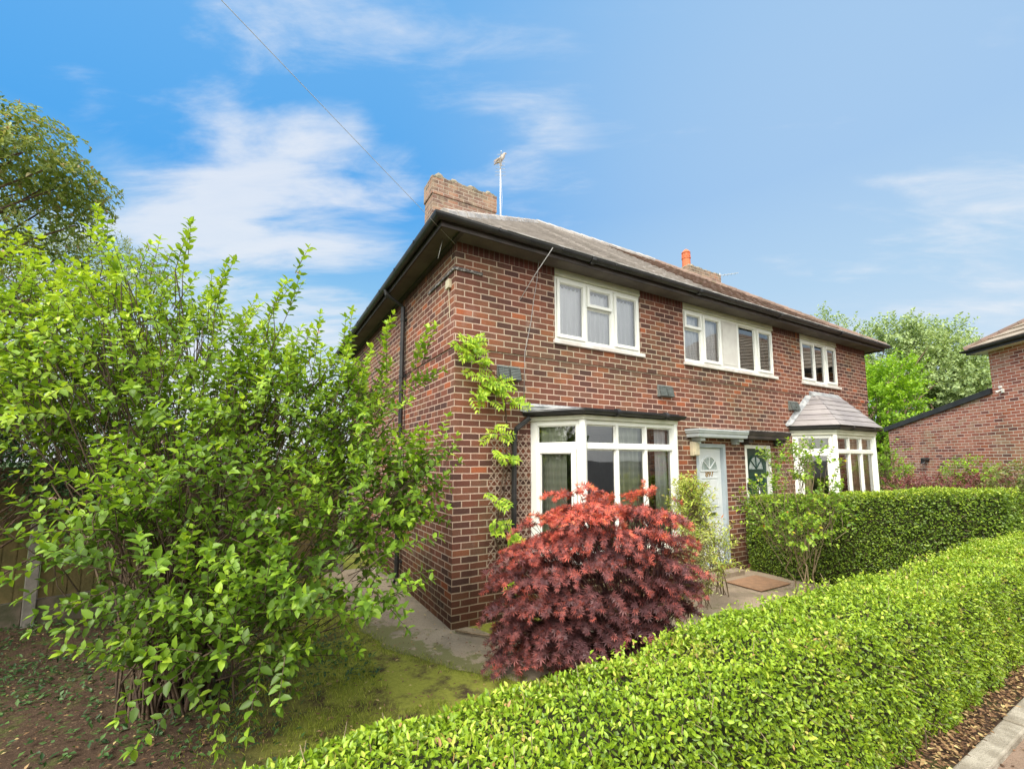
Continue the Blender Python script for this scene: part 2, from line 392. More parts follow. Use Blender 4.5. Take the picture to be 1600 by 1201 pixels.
# roof -------------------------------------------------------------
EV = .33; EZ = 4.79; RY = HD / 2; RZ = 7.68
SL = Vector((0, RY + EV, RZ - EZ)); slen = SL.length; SLn = SL.normalized()
def tiled(mb, O, T, S, length, ul, ur, TH=.27, step=.03, wave=.005, TW=.3, du=.05):
    """courses of tiles on a slope; ul(s), ur(s) are the left and right limits"""
    O, T, S = Vector(O), Vector(T).normalized(), Vector(S).normalized(); N = T.cross(S).normalized()
    k = 0; s0 = 0
    while s0 < length - .01:
        s1 = min(s0 + TH, length)
        a0, b0, a1, b1 = ul(s0), ur(s0), ul(s1), ur(s1)
        if b0 - a0 < .02: break
        n = max(1, int((b0 - a0) / du)); prev = None
        for i in range(n + 1):
            t = i / n; uA = a0 + (b0 - a0) * t; uB = a1 + (b1 - a1) * t
            def wv(u): 
                ph = (u / TW) % 1
                return wave * max(0, math.sin(ph * 2 * math.pi)) if wave else 0
            jit = random.uniform(-.003, .003)
            p = (O + T * uA + S * s0 - N * .004, O + T * uA + S * (s0) + N * (step + wv(uA) + jit), O + T * uB + S * s1 + N * (wv(uB) + .002))
            if prev: mb.quad(prev[0], p[0], p[1], prev[1]); mb.quad(prev[1], p[1], p[2], prev[2])
            prev = p
        s0 = s1; k += 1
k_in = (RY + EV) / slen     # plan distance per metre of slope = hip inset
mb = MB(); tiled(mb, (-EV, -EV, EZ), (1, 0, 0), SL, slen, lambda s: s * k_in, lambda s: 5.55 + EV)
mb.build('roof_slope', MT_pale, house)['label'] = 'pale worn tiled roof slope over the near house'
mb = MB(); tiled(mb, (-EV, -EV, EZ), (1, 0, 0), SL, slen, lambda s: 5.55 + EV, lambda s: HX + 2 * EV - s * k_in)
mb.build('roof_slope', MT_brown, house)['label'] = 'brown mossy roof slope over the far house'
mb = MB(); SB = (0, -(RY + EV), RZ - EZ); tiled(mb, (HX + EV, HD + EV, EZ), (-1, 0, 0), SB, slen, lambda s: s * k_in, lambda s: HX + 2 * EV - s * k_in, du=.3, wave=0)
SLh = ((RY + EV), 0, RZ - EZ)
tiled(mb, (-EV, HD + EV, EZ), (0, -1, 0), SLh, slen, lambda s: s * k_in, lambda s: HD + 2 * EV - s * k_in, du=.1)
mb.build('rear_roof', MT_pale, house)
mb = MB(); tiled(mb, (HX + EV, -EV, EZ), (0, 1, 0), (-(RY + EV), 0, RZ - EZ), slen, lambda s: s * k_in, lambda s: HD + 2 * EV - s * k_in, du=.1)
mb.build('end_roof', MT_brown, house)
# ridge and hip tiles: half-round humps
def ridge(mb, a, b, r=.095, seg=.33):
    a, b = Vector(a), Vector(b); n = max(1, int((b - a).length / seg)); d = (b - a) / n
    for i in range(n):
        p = a + d * i; mb.tube([p + Vector((0, 0, random.uniform(-.004, .006))), p + d * 1.03], [r, r * .9], 8)
mb = MB()
rl, rr = (RY, RY, RZ + .0), (HX - RY, RY, RZ + .0)
ridge(mb, rl, rr); 
for c, e in (((-EV + .06, -EV + .06, EZ + .04), rl), ((-EV, HD + EV, EZ), rl)): ridge(mb, c, e, .085)
mb.build('ridge_tile', MT_pale, house, smooth_=False)
mb = MB()
for c, e in (((HX + EV, -EV, EZ), rr), ((HX + EV, HD + EV, EZ), rr)): ridge(mb, c, e, .085)
mb.build('hip_tile', MT_brown, house)
# eaves
mb = MB()
mb.box(-EV + .03, HX + EV - .03, -EV + .03, HD + EV - .03, WT, WT + .012); mb.build('soffit', M_soffit, house)
mb = MB(); e = EV - .03
mb.box(-e - .02, HX + e + .02, -e - .02, -e, WT - .03, WT + .1); mb.box(-e - .02, HX + e + .02, HD + e, HD + e + .02, WT - .03, WT + .1)
mb.box(-e - .02, -e, -e, HD + e, WT - .03, WT + .1); mb.box(HX + e, HX + e + .02, -e, HD + e, WT - .03, WT + .1)
mb.box(-.075, -.025, -e, HD, WT - .035, WT - .002)
mb.build('fascia_board', M_fascia, house)
def gutter(mb, pts, r=.055, closed=False):
    """half-round channel along horizontal polyline, mitred"""
    P = [Vector(p) for p in pts]; rows = []
    for i, p in enumerate(P):
        d1 = (P[i] - P[i - 1]).normalized() if i > 0 else (P[1] - P[0]).normalized()
        d2 = (P[i + 1] - P[i]).normalized() if i < len(P) - 1 else d1
        n1 = Vector((d1.y, -d1.x, 0)); n2 = Vector((d2.y, -d2.x, 0)); n = (n1 + n2); n = n / max(.3, n.dot(n1))
        row = []
        for k in range(9):
            t = math.pi * k / 8; row.append(p + n * (-math.cos(t) * r) + Vector((0, 0, -math.sin(t) * r * 1.1)))
        for k in range(8, -1, -1):
            t = math.pi * k / 8; row.append(p + n * (-math.cos(t) * (r - .005)) + Vector((0, 0, -math.sin(t) * (r - .005) * 1.1)))
        rows.append(row)
    for a, b in zip(rows, rows[1:]):
        for k in range(17): mb.quad(a[k], b[k], b[k + 1], a[k + 1])
    for r_ in (rows[0], rows[-1]): mb.quad(*r_)
g = MB(); ge = EV + .045; gz = WT + .085
gutter(g, [(-ge, HD + .3, gz), (-ge, -ge, gz), (HX + ge, -ge, gz), (HX + ge, HD + .3, gz)], .058)
for x in np.arange(.4, HX, .95): g.box(x - .012, x + .012, -ge - .064, -ge + .06, gz - .03, gz + .004); 
for x in (1.9, 4.2, 6.6, 9.0):  # joint brackets wrap the channel
    g.tube([(x - .035, -ge, gz - .018), (x + .035, -ge, gz - .018)], .066, 10)
for y in np.arange(.4, HD, .95): g.box(-ge - .064, -ge + .06, y - .012, y + .012, gz - .03, gz + .004)
g.build('gutter', M_black, house)
mb = MB(); mb.box(.5, HX + .3, -ge - .068, -ge - .059, gz - .002, gz + .014); mb.build('gutter_rim', mat_simple('pale_gutter_rim', (.42, .40, .38), (.2, .19, .18), 6, .5), house)
# downpipe on the side wall
mb = MB(); px, py = -.075, 2.08
mb.tube([(-ge, py, gz - .05), (-ge + .02, py, gz - .13), (px, py, gz - .30), (px, py, .12), (px - .05, py, .05)], .036, 10)
for z in (4.25, 3.3, 2.2, 1.1, .35): mb.tube([(px, py, z), (px, py, z + .05)], .044, 10); mb.box(px + .03, .0, py - .05, py + .05, z + .01, z + .04)
mb.build('downpipe', M_black, house)
# lead strip round the corner, bird-stained
mb = MB(); y = -OV - .02
mb.box(-OV - .02, .36, y, -OV, 4.325, 4.362); mb.box(-OV - .02, -OV, -OV, .95, 4.325, 4.362)
mb.build('corner_strip', mat_simple('stained_strip', (.10, .09, .085), (.42, .40, .37), 22, .8, lo=.5, hi=.62), house)
mb = MB(); mb.box(-OV - .045, -OV, .09, .20, 4.13, 4.245); mb.tube([(-OV - .02, .14, 4.13), (-OV - .015, .13, 3.95), (-OV - .012, .12, 3.75)], .006, 5)
mb.build('junction_box', M_creambox, house, .006)

# wall vents
def vent(x, y0=-OV):
    b = MB()
    for k in range(2):
        a = x + k * .175
        b.quad((a, y0, 2.99), (a + .16, y0, 2.99), (a + .16, y0, 3.18), (a, y0, 3.18))
        b.quad((a, y0 - .035, 3.16), (a + .16, y0 - .035, 3.16), (a + .16, y0, 3.19), (a, y0, 3.19))
        b.quad((a, y0, 3.19), (a, y0, 2.99), (a, y0 - .075, 3.0), (a, y0 - .035, 3.16))
        b.quad((a + .16, y0, 3.19), (a + .16, y0 - .035, 3.16), (a + .16, y0 - .075, 3.0), (a + .16, y0, 2.99))
        b.quad((a, y0 - .075, 3.0), (a, y0, 2.99), (a + .16, y0, 2.99), (a + .16, y0 - .075, 3.0))
        for j in range(7):
            t = j / 7; z0 = 3.005 + .15 * t; yy = y0 - .078 + .042 * t
            b.quad((a + .006, yy, z0), (a + .154, yy, z0), (a + .154, yy + .002, z0 + .013), (a + .006, yy + .002, z0 + .013))
            b.quad((a + .006, yy + .002, z0 + .013), (a + .154, yy + .002, z0 + .013), (a + .154, yy + .016, z0 + .016), (a + .006, yy + .016, z0 + .016))
    return b.build('wall_vent', M_vent, house)
for x in (.585, 3.55, 7.43, 10.2): vent(x, 0)

# ------------------------------------------------------------------ windows
def casement(mb, fr, u0, u1, z0, z1, w=.052, d0=.0, d1=.05):
    """sash ring with rounded-looking double step"""
    O, T, N = fr
    mb.lbox(O, T, N, u0, u0 + w, d0, d1, z0, z1); mb.lbox(O, T, N, u1 - w, u1, d0, d1, z0, z1)
    mb.lbox(O, T, N, u0 + w, u1 - w, d0, d1, z0, z0 + w); mb.lbox(O, T, N, u0 + w, u1 - w, d0, d1, z1 - w, z1)
    v = w + .012; e = d1 - .018
    for a, b, c, d in ((u0 + w, u0 + v, z0 + w, z1 - w), (u1 - v, u1 - w, z0 + w, z1 - w), (u0 + v, u1 - v, z0 + w, z0 + v), (u0 + v, u1 - v, z1 - v, z1 - w)):
        mb.lbox(O, T, N, a, b, d0 + .004, e, c, d)
    return (u0 + v, u1 - v, z0 + v, z1 - v)
def pane(fr, r, parent, d=.018):
    O, T, N = fr; b = MB(); u0, u1, z0, z1 = r
    q = lambda u, z: (O[0] + T[0] * u + N[0] * d, O[1] + T[1] * u + N[1] * d, O[2] + z)
    b.quad(q(u0, z0), q(u1, z0), q(u1, z1), q(u0, z1)); return b.build('pane', M_glass, parent)
def flat_window(x0, x1, z0, z1, fixed_frame, lights, label, panel=None):
    """lights: (u0,u1,z0,z1,proud)"""
    fr = ((0, .04, 0), (1, 0, 0), (0, -1, 0)); b = MB(); w = .04
    O, T, N = fr
    zt = z1 - .105
    b.lbox(O, T, N, x0, x0 + w, -.02, .035, z0 + .03, zt); b.lbox(O, T, N, x1 - w, x1, -.02, .035, z0 + .03, zt)
    b.lbox(O, T, N, x0 + w, x1 - w, -.02, .035, z0 + .03, z0 + .03 + w); b.lbox(O, T, N, x0 + w, x1 - w, -.02, .035, zt - w, zt)
    for u in fixed_frame: b.lbox(O, T, N, u - .025, u + .025, -.02, .032, z0 + .03 + w, zt - w)
    glazed = []
    for (a, c, e, f, proud) in lights:
        if proud: glazed.append((casement(b, fr, a, c, e, f, .045, .0, .062), .028))
        else: glazed.append((casement(b, fr, a, c, e, f, .012, -.01, .026), .006))
    o = b.build('window', M_white, house, .004); o['label'] = label
    for r, d in glazed: pane(fr, r, o, d)
    s = MB(); s.box(x0 - .03, x1 + .05, -.06, .04, z0 - .03, z0 + .026); s.build('sill', M_sill, o, .006)
    h = MB(); h.box(x0 + .002, x1 - .002, -.022, .03, zt + .002, z1 - .002); h.box(x0 + .002, x1 - .002, -.032, -.022, zt + .01, zt + .028); h.build('head_board', M_cream, o, .004)
    return o
zb, zt = 3.695, 4.55
win1 = flat_window(*W1, [2.085, 2.62], [(1.55, 2.065, zb, zt, 1), (2.105, 2.60, 4.235, zt, 1), (2.11, 2.595, zb, 4.225, 0), (2.64, 3.15, zb, zt, 1)], 'three light white bedroom window nearest the corner')
win2 = flat_window(*W2, [4.755, 5.30, 5.83, 6.41], [(4.28, 4.735, 4.265, zt, 1), (4.285, 4.73, zb, 4.255, 0), (4.775, 5.275, zb, zt, 1), (5.86, 6.385, zb, zt, 0), (6.435, 6.94, zb, zt, 1)], 'wide white bedroom window pair joined by a blank panel')
b = MB(); b.box(5.325, 5.80, .005, .05, zb - .01, zt + .01); b.box(5.35, 5.775, -.002, .006, zb + .03, zt - .03); b.build('blank_panel', mat_simple('off_white_panel', (.66, .65, .60), (.60, .58, .54), 5, .6), win2, .004)
win3 = flat_window(*W3, [8.63, 9.10], [(8.065, 8.61, zb, zt, 1), (8.645, 9.085, zb, zt, 0), (9.125, 9.575, zb, zt, 1)], 'three light white bedroom window at the far end')

def pleats(x0, x1, z0, z1, y, amp=.02, per=.09, T=(1, 0), O=(0, 0), seed=0, n=None, edge=0):
    rr = random.Random(seed); b = MB(); n = n or int((x1 - x0) / .012); ph = rr.random() * 6; prev = None
    for i in range(n + 1):
        u = x0 + (x1 - x0) * i / n; a = amp * (math.sin(2 * math.pi * u / per + ph) + .5 * math.sin(2 * math.pi * u / (per * 2.3) + ph * 2))
        cur = []
        for z, k in ((z0, 1.3), ((z0 + z1) / 2, 1.1), (z1, .6)):
            yy = y + a * k; zz = z + (edge * abs(math.sin(u * 45)) if z == z1 and edge else 0)
            cur.append((O[0] + T[0] * u - T[1] * yy, O[1] + T[1] * u + T[0] * yy, zz))
        if prev: b.quad(prev[0], cur[0], cur[1], prev[1]); b.quad(prev[1], cur[1], cur[2], prev[2])
        prev = cur
    return b
def curtain(args, mat, name, label, cat, **k):
    return tag(pleats(*args, **k).build(name, mat, None, smooth_=True), label, cat)
curtain((1.56, 3.14, 3.66, 4.50, .085), M_net, 'net_curtain', 'white net curtain behind the three light bedroom window nearest the house corner', 'net curtain', seed=1, amp=.014, edge=-.03)
curtain((4.27, 5.30, 3.66, 4.50, .085), M_net, 'net_curtain', 'white net curtain behind the two lights left of the blank window panel', 'net curtain', seed=2, amp=.014)
def blind(x0, x1, z0, z1, y, label, tilt=.012):
    b = MB(); z = z1
    while z > z0:
        sag = .006 * math.sin(z * 9)
        b.quad((x0, y, z - tilt + sag), (x1, y, z - tilt - sag), (x1, y + .022, z + .004 - sag), (x0, y + .022, z + .004 + sag)); z -= .026
    for x in (x0 + .08, x1 - .08): b.box(x - .003, x + .003, y - .004, y - .001, z0, z1)
    tag(b.build('venetian_blind', M_blind), label, 'blind', 'slatted blinds in the upstairs windows')
blind(5.84, 6.95, 3.67, 4.56, .14, 'grey slatted blind in the upstairs window right of the blank panel')
blind(8.07, 9.10, 3.67, 4.56, .14, 'grey slatted blind in the upstairs window above the tiled bay roof')

# ------------------------------------------------------------------ bay windows
ZS, ZTR, ZH = .74, 2.13, 2.47
def bay_frames(b0, b1, dp=.6, ins=.405):
    """three faces: left splay, front, right splay -> (O, T, N, width)"""
    P = [(b0, 0), (b0 + ins, -dp), (b1 - ins, -dp), (b1, 0)]; out = []
    for a, c in zip(P, P[1:]):
        d = Vector((c[0] - a[0], c[1] - a[1])); L = d.length; d /= L
        out.append(((a[0], a[1], 0), (d.x, d.y, 0), (d.y, -d.x, 0), L))
    return P, out
def make_bay(b0, b1, label, ladder):
    P, F = bay_frames(b0, b1)
    b = MB()
    glazed = []
    for i, (O, T, N, L) in enumerate(F):
        fr = (O, T, N); f0, f1 = -.07, .0
        wj = .085 if i != 1 else .05
        for (a, c) in ((.0, wj), (L - wj, L)): b.lbox(O, T, N, a, c, f0, f1, ZS - .2 + .2, ZH)
        b.lbox(O, T, N, wj, L - wj, f0, f1, ZH - .055, ZH); b.lbox(O, T, N, wj, L - wj, f0, f1, ZS, ZS + .06)
        b.lbox(O, T, N, wj, L - wj, f0 + .005, f1 + .006, ZTR - .03, ZTR + .035)
        if i == 1:
            n = 3; w = (L - 2 * wj) / n
            for k in range(1, n): b.lbox(O, T, N, wj + w * k - .022, wj + w * k + .022, f0, f1 - .002, ZS + .06, ZTR - .03); b.lbox(O, T, N, wj + w * k - .022, wj + w * k + .022, f0, f1 - .002, ZTR + .035, ZH - .055)
            for k in range(n):
                u0, u1 = wj + w * k + (.022 if k else 0), wj + w * (k + 1) - (.022 if k < n - 1 else 0)
                for (z0, z1) in ((ZTR + .035, ZH - .055), (ZS + .06, ZTR - .03)):
                    glazed.append((fr, casement(b, fr, u0, u1, z0, z1, .006, -.05, -.012), -.04))
        else:
            glazed.append((fr, casement(b, fr, wj, L - wj, ZTR + .035, ZH - .055, .012, -.05, -.006), -.04))
            glazed.append((fr, casement(b, fr, wj + .005, L - wj - .005, ZS + .055, ZTR - .025, .058, -.05, .035), -.005))
    # corner posts
    for (x, y) in P[1:3]: 
        b.lathe((x, y + .01, 0), [(.05, ZS), (.05, ZH)], 8)
    o = b.build('bay_window', M_white, house, .004); o['label'] = label
    for fr, r, d in glazed: pane(fr, r, o, d)
    s = MB(); cx = (b0 + b1) / 2
    def off(e): 
        k = .3 * e
        return [(b0 - e, -.0), (b0 + .405 - e * .6, -.6 - e), (b1 - .405 + e * .6, -.6 - e), (b1 + e, 0)]
    def slab(mb, e0, z0, z1):
        q = off(e0); t = [(x, y, z1) for x, y in q]; u = [(x, y, z0) for x, y in q]
        mb.quad(*t); mb.quad(*u[::-1])
        for i in range(4): j = (i + 1) % 4; mb.quad(u[i], u[j], t[j], t[i])
    slab(s, .05, ZS - .05, ZS - .002); s.build('sill', M_sill, o, .005)
    h = MB(); slab(h, .045, ZH + .002, ZH + .05); slab(h, .06, ZH + .052, ZH + .065 + (.03 if ladder else 0)); h.build('head_board', M_cream, o, .004)
    w = MB(); q = [(x, y + (.03 if y < 0 else .03)) for x, y in P]
    for (x0, y0), (x1, y1) in zip(q, q[1:]): w.quad((x0, y0, -.2), (x1, y1, -.2), (x1, y1, ZS - .05), (x0, y0, ZS - .05))
    w.build('bay_wall', M_brick, house)
    return o, off
bay1, off1 = make_bay(*BAY[0], 'white bay window behind the red maple', False)
bay2, off2 = make_bay(*BAY[1], 'white bay window under the hipped tiled roof', True)
def rim_gutter(off, z, lo, hi, e=.11):
    q = off(e); g = MB(); pts = [(q[0][0], q[0][1] - .01, z), (*q[1], z), (*q[2], z), (q[3][0], q[3][1] - .01, z)]
    gutter(g, pts, .045); 
    for (x, y) in (((q[1][0] * .7 + q[2][0] * .3), q[1][1]), ((q[1][0] * .2 + q[2][0] * .8), q[1][1])): g.tube([(x - .03, y, z - .012), (x + .03, y, z - .012)], .052, 10)
    # fascia board behind it
    r = off(e - .045)
    for a, c in zip(r, r[1:]): 
        g.quad((*a, z - .06), (*c, z - .06), (*c, z + .03), (*a, z + .03))
    r = [(*p, z - .055) for p in r]; g.quad(*r[::-1])
    return g.build('bay_gutter', M_black, house)
rim_gutter(off1, 2.585, 0, 0); rim_gutter(off2, 2.625, 0, 0)
# bay 1: low lead-grey felt roof
mb = MB(); q = off1(.12); t = [(.97, -.004, 2.685), (1.45, -.004, 2.685), (3.2, -.004, 2.685), (3.68, -.004, 2.685)]
q3 = [(x, y, 2.592) for x, y in q]
mb.quad(q3[0], q3[1], t[1], t[0]); mb.quad(q3[1], q3[2], t[2], t[1]); mb.quad(q3[2], q3[3], t[3], t[2])
mb.quad((.93, -.02, 2.68), (3.72, -.02, 2.68), (3.72, -.006, 2.715), (.93, -.006, 2.715))
mb.quad((.93, -.02, 2.60), (.99, -.03, 2.60), (.99, -.03, 2.69), (.93, -.02, 2.71))
mb.build('bay_roof', M_lead, house)
# bay 2: hipped tile roof
mb = MB(); q = off2(.15); ez = 2.65; tz = 3.36; a, c = 8.28, 9.50
import itertools
def tri_slope(mb, p0, p1, t1, t0, n=6, step=.012):
    p0, p1, t1, t0 = map(Vector, (p0, p1, t1, t0)); N = (p1 - p0).cross(t0 - p0).normalized()
    if N.z < 0: N = -N
    for i in range(n):
        f0, f1 = i / n, (i + 1) / n
        A, B = p0.lerp(t0, f0), p1.lerp(t1, f0); C, D = p1.lerp(t1, f1), p0.lerp(t0, f1)
        mb.quad(A - N * .003, B - N * .003, B + N * step, A + N * step); mb.quad(A + N * step, B + N * step, C, D)
tri_slope(mb, (*q[0], ez), (*q[1], ez), (a + .05, -.12, tz), (a, 0, tz)); tri_slope(mb, (*q[1], ez), (*q[2], ez), (c - .05, -.12, tz), (a + .05, -.12, tz)); tri_slope(mb, (*q[2], ez), (*q[3], ez), (c, 0, tz), (c - .05, -.12, tz))
mb.build('bay_roof', MT_bay, house)['label'] = 'hipped tiled roof of the far bay window'
mb = MB()
mb.quad((a - .03, -.13, tz - .03), (c + .03, -.13, tz - .03), (c + .03, -.02, tz + .10), (a - .03, -.02, tz + .10))
mb.quad((a - .03, -.13, tz - .03), (a - .03, -.02, tz + .1), (a - .03, -.0, tz + .1), (a - .03, -.0, tz - .03))
mb.quad((q[0][0] - .05, -.02, ez), (q[0][0] + .03, -.07, ez + .03), (a + .03, -.07, tz), (a - .08, -.02, tz)); mb.quad((q[0][0] - .05, -.02, ez), (a - .08, -.02, tz), (a - .1, -.003, tz + .03), (q[0][0] - .09, -.003, ez + .03))
mb.quad((q[3][0] + .05, -.02, ez), (c + .08, -.02, tz), (c - .03, -.07, tz), (q[3][0] - .03, -.07, ez + .03))
mb.build('lead_flashing', M_lead, house)
# bay curtains
def bay_curtain(i, face, u0, u1, mat, label, BF, seed, inset=-.115, zt=2.44):
    O, T, N, L = BF[face]
    b = pleats(u0, u1, ZS, zt, -inset, T=(T[0], T[1]), O=(O[0], O[1]), seed=seed, amp=.018)
    tag(b.build('curtain', mat, None, smooth_=True), label, 'curtain')
_, F1 = bay_frames(*BAY[0]); _, F2 = bay_frames(*BAY[1])
bay_curtain(0, 0, .10, .46, M_curt, 'sage green curtain in the angled left pane of the bay behind the maple', F1, 3)
bay_curtain(0, 1, .72, 1.15, M_curt, 'sage green curtain gathered in the middle of the bay behind the maple', F1, 4)
bay_curtain(0, 1, 1.38, 1.62, M_net, 'white net at the right end of the bay behind the maple', F1, 5)
bay_curtain(0, 1, .75, 1.62, M_curt2, 'tan curtain at the right end of the far bay window', F2, 6)
bay_curtain(0, 0, .05, .3, M_curt2, 'tan curtain in the angled left pane of the far bay window', F2, 7)
# downpipe beside the near bay
mb = MB(); mb.tube([(off1(.11)[0][0] + .02, -.05, 2.57), (1.02, -.09, 2.50), (.84, -.07, 2.36), (.815, -.06, 2.30), (.80, -.06, .1)], .034, 10)
for z in (2.22, 1.4, .5): mb.tube([(.812, -.06, z), (.811, -.06, z + .045)], .042, 10)
mb.build('downpipe', M_black, house)['label'] = 'black downpipe between trellis and bay window'

# ------------------------------------------------------------------ doors
def fan(mb, cx, zc, r, y, ring, N=14):
    """arched fanlight frame with spokes"""
    for i in range(N):
        a0, a1 = math.pi * i / N, math.pi * (i + 1) / N
        for (r0, r1, yy) in ((r, r + ring, y),):
            P = lambda rr, a, y_: (cx + rr * math.cos(a), y_, zc + rr * 1.02 * math.sin(a))
            mb.quad(P(r0, a0, yy), P(r1, a0, yy), P(r1, a1, yy), P(r0, a1, yy))
            mb.quad(P(r1, a0, yy), P(r1, a0, yy + .02), P(r1, a1, yy + .02), P(r1, a1, yy))
            mb.quad(P(r0, a0, yy), P(r0, a1, yy), P(r0, a1, yy + .02), P(r0, a0, yy + .02))
    mb.box(cx - r - ring, cx + r + ring, y, y + .02, zc - .03, zc)
def door(D, dm, fm, label, num=None, green=False):
    x0, x1, z0, z1 = D; y = .06
    f = MB(); w = .065
    for a, c in ((x0, x0 + w), (x1 - w, x1)): f.box(a, c, -.004, .12, z0, z1)
    f.box(x0 + w, x1 - w, -.004, .12, z1 - w, z1)
    f.box(x0 + .02, x1 - .02, -.03, .1, z0 - .02, z0 + .035)
    root = MB(); a, c = x0 + w + .003, x1 - w - .003
    root.box(a, c, y, y + .045, z0 + .038, z1 - w - .003)
    cx = (a + c) / 2; W = c - a
    def raised(u0, u1, v0, v1):
        t = .02
        for (p, q_, r, s) in ((u0, u1, v0, v0 + t), (u0, u1, v1 - t, v1), (u0, u0 + t, v0 + t, v1 - t), (u1 - t, u1, v0 + t, v1 - t)): root.box(p, q_, y - .012, y, r, s)
        root.box(u0 + .05, u1 - .05, y - .007, y, v0 + .05, v1 - .05)
    if green:
        for s in (-1, 1):
            u0, u1 = sorted((cx + s * .035, cx + s * (W / 2 - .09))); raised(u0, u1, z0 + .95, z0 + 1.5); raised(u0, u1, z0 + .2, z0 + .75)
    else:
        raised(a + .09, c - .09, z0 + .98, z0 + 1.5); raised(a + .09, c - .09, z0 + .14, z0 + .72)
    rr = W / 2 - .12; zc = z0 + 1.63
    fan(root, cx, zc, rr, y - .014, .028)
    o = root.build('door', dm, house, .002); o['label'] = label
    f.build('door_frame', fm, o, .003)
    g = MB(); n = 16; pts = [(cx + rr * math.cos(math.pi * i / n), y - .003, zc + rr * math.sin(math.pi * i / n)) for i in range(n + 1)]
    g.quad(*pts[::-1]); g.build('fanlight', M_fan, o)
    s = MB()
    for k in (1, 2, 3):
        an = math.pi * k / 4; s.tube([(cx, y - .012, zc + .01), (cx + rr * math.cos(an), y - .012, zc + rr * math.sin(an))], .011, 5)
    s.build('glazing_bar', dm, o)
    lb = MB(); lb.box(cx - .12, cx + .12, y - .012, y, z0 + .84, z0 + .895); lb.box(cx - .105, cx + .105, y - .018, y - .012, z0 + .85, z0 + .885); lb.build('letterbox', M_chrome, o, .003)
    hd = MB(); hx = a + .05; hd.box(hx - .018, hx + .018, y - .01, y, z0 + .92, z0 + 1.12); hd.tube([(hx, y - .01, z0 + 1.04), (hx, y - .045, z0 + 1.04), (hx + .09, y - .045, z0 + 1.04)], .009, 8); hd.build('handle', M_chrome, o)
    return o, cx, y, z0
M_fan = mat_simple('obscure_fanlight_glass', (.40, .46, .46), (.25, .32, .30), 12, .12, .4, 30, spec=.8)
d1o, cx, y, z0 = door(D1, M_doorw, M_framew, 'pale blue-grey panelled front door numbered 897')
cu = bpy.data.curves.new('house_number', 'FONT'); cu.body = '897'; cu.size = .145; cu.extrude = .004; cu.align_x = 'CENTER'; cu.space_character = 1.05
cu.materials.append(M_gold)
no = bpy.data.objects.new('house_number', cu); COL.objects.link(no); no.location = (cx, y - .008, z0 + 1.512); no.rotation_euler = (math.pi / 2, 0, 0)
bpy.context.view_layer.update()
me = bpy.data.meshes.new_from_object(no.evaluated_get(bpy.context.evaluated_depsgraph_get())); me.name = 'house_number'
bpy.data.objects.remove(no); no = bpy.data.objects.new('house_number', me); COL.objects.link(no)
no.location = (cx, y - .008, z0 + 1.512); no.rotation_euler = (math.pi / 2, 0, 0); no.parent = d1o
d2o, cx, y, z0 = door(D2, M_doorg, M_white, 'dark green front door in a white frame', green=True)
k = MB(); k.lathe((cx, y - .02, z0 + 1.42), [(.001, -.022), (.022, -.015), (.024, 0), (.02, .015), (.001, .022)], 10); k.build('spyhole', M_chrome, d2o)
k = MB(); k.tube([(cx, y - .01, z0 + 1.33), (cx - .03, y - .03, z0 + 1.27), (cx - .03, y - .035, z0 + 1.2), (cx, y - .035, z0 + 1.165), (cx + .03, y - .035, z0 + 1.2), (cx + .03, y - .03, z0 + 1.27), (cx, y - .01, z0 + 1.33)], .009, 6); k.build('knocker', M_chrome, d2o)
k = MB(); k.box(D2[0] + .012, D2[0] + .052, -.03, -.005, 1.40, 1.54); k.lathe((D2[0] + .032, -.032, 1.44), [(.001, -.012), (.013, 0), (.001, .012)], 8); k.build('doorbell', M_black, d2o, .004)
M_kerbstep = mat_simple('worn_step_concrete', (.40, .32, .24), (.28, .22, .16), 9, .9, .4, 60)
mb = MB(); mb.box(D1[0] - .05, D1[1] + .05, -.22, -.001, -.05, .09); st1 = mb.build('doorstep', M_kerbstep, house, .01); mb = MB(); mb.box(D1[0] + .0, D1[1] - .0, -.05, .2, .091, .155); mb.build('threshold', M_step, st1, .006)
mb = MB(); mb.box(D2[0] - .1, D2[1] + .1, -.32, -.001, -.05, .09); mb.box(D2[0], D2[1], -.05, .2, .09, .155); mb.build('doorstep', M_step, house, .01)
# canopies
def canopy(x0, x1, mat, label, black=False):
    b = MB()
    prof = [(.20, 2.345), (.235, 2.345), (.245, 2.375), (.245, 2.40), (.262, 2.41), (.275, 2.44), (.285, 2.455), (.285, 2.478)]
    for (d0, za), (d1, zb_) in zip(prof, prof[1:]):
        k0, k1 = (d0 - .2), (d1 - .2)
        b.quad((x0 - k0 + .03, -d0, za), (x1, -d0, za), (x1, -d1, zb_), (x0 - k1 + .03, -d1, zb_))
        b.quad((x0 - k0 + .03, -d0, za), (x0 - k1 + .03, -d1, zb_), (x0 - k1 + .03, 0, zb_), (x0 - k0 + .03, 0, za))
        b.quad((x1, -d0, za), (x1, 0, za), (x1, 0, zb_), (x1, -d1, zb_))
    b.quad((x0 - .055, -.285, 2.478), (x1, -.285, 2.478), (x1, 0, 2.50), (x0 - .055, 0, 2.50)); b.quad((x0 + .03, 0, 2.345), (x1, 0, 2.345), (x1, -.2, 2.345), (x0 + .03, -.2, 2.345))
    o = b.build('door_canopy', mat, house); o['label'] = label
    for x in (x0 + .12, x1 - .14):
        c = MB(); c.box(x, x + .13, -.17, -.001, 2.285, 2.342); c.box(x + .02, x + .11, -.10, -.001, 2.24, 2.283); c.build('bracket', mat, o, .004)
    return o
canopy(4.235, 5.565, M_bluegrey, 'grey-blue moulded canopy over the pale door')
cn = canopy(5.60, 6.93, M_fascia, 'black weathered canopy over the green door')
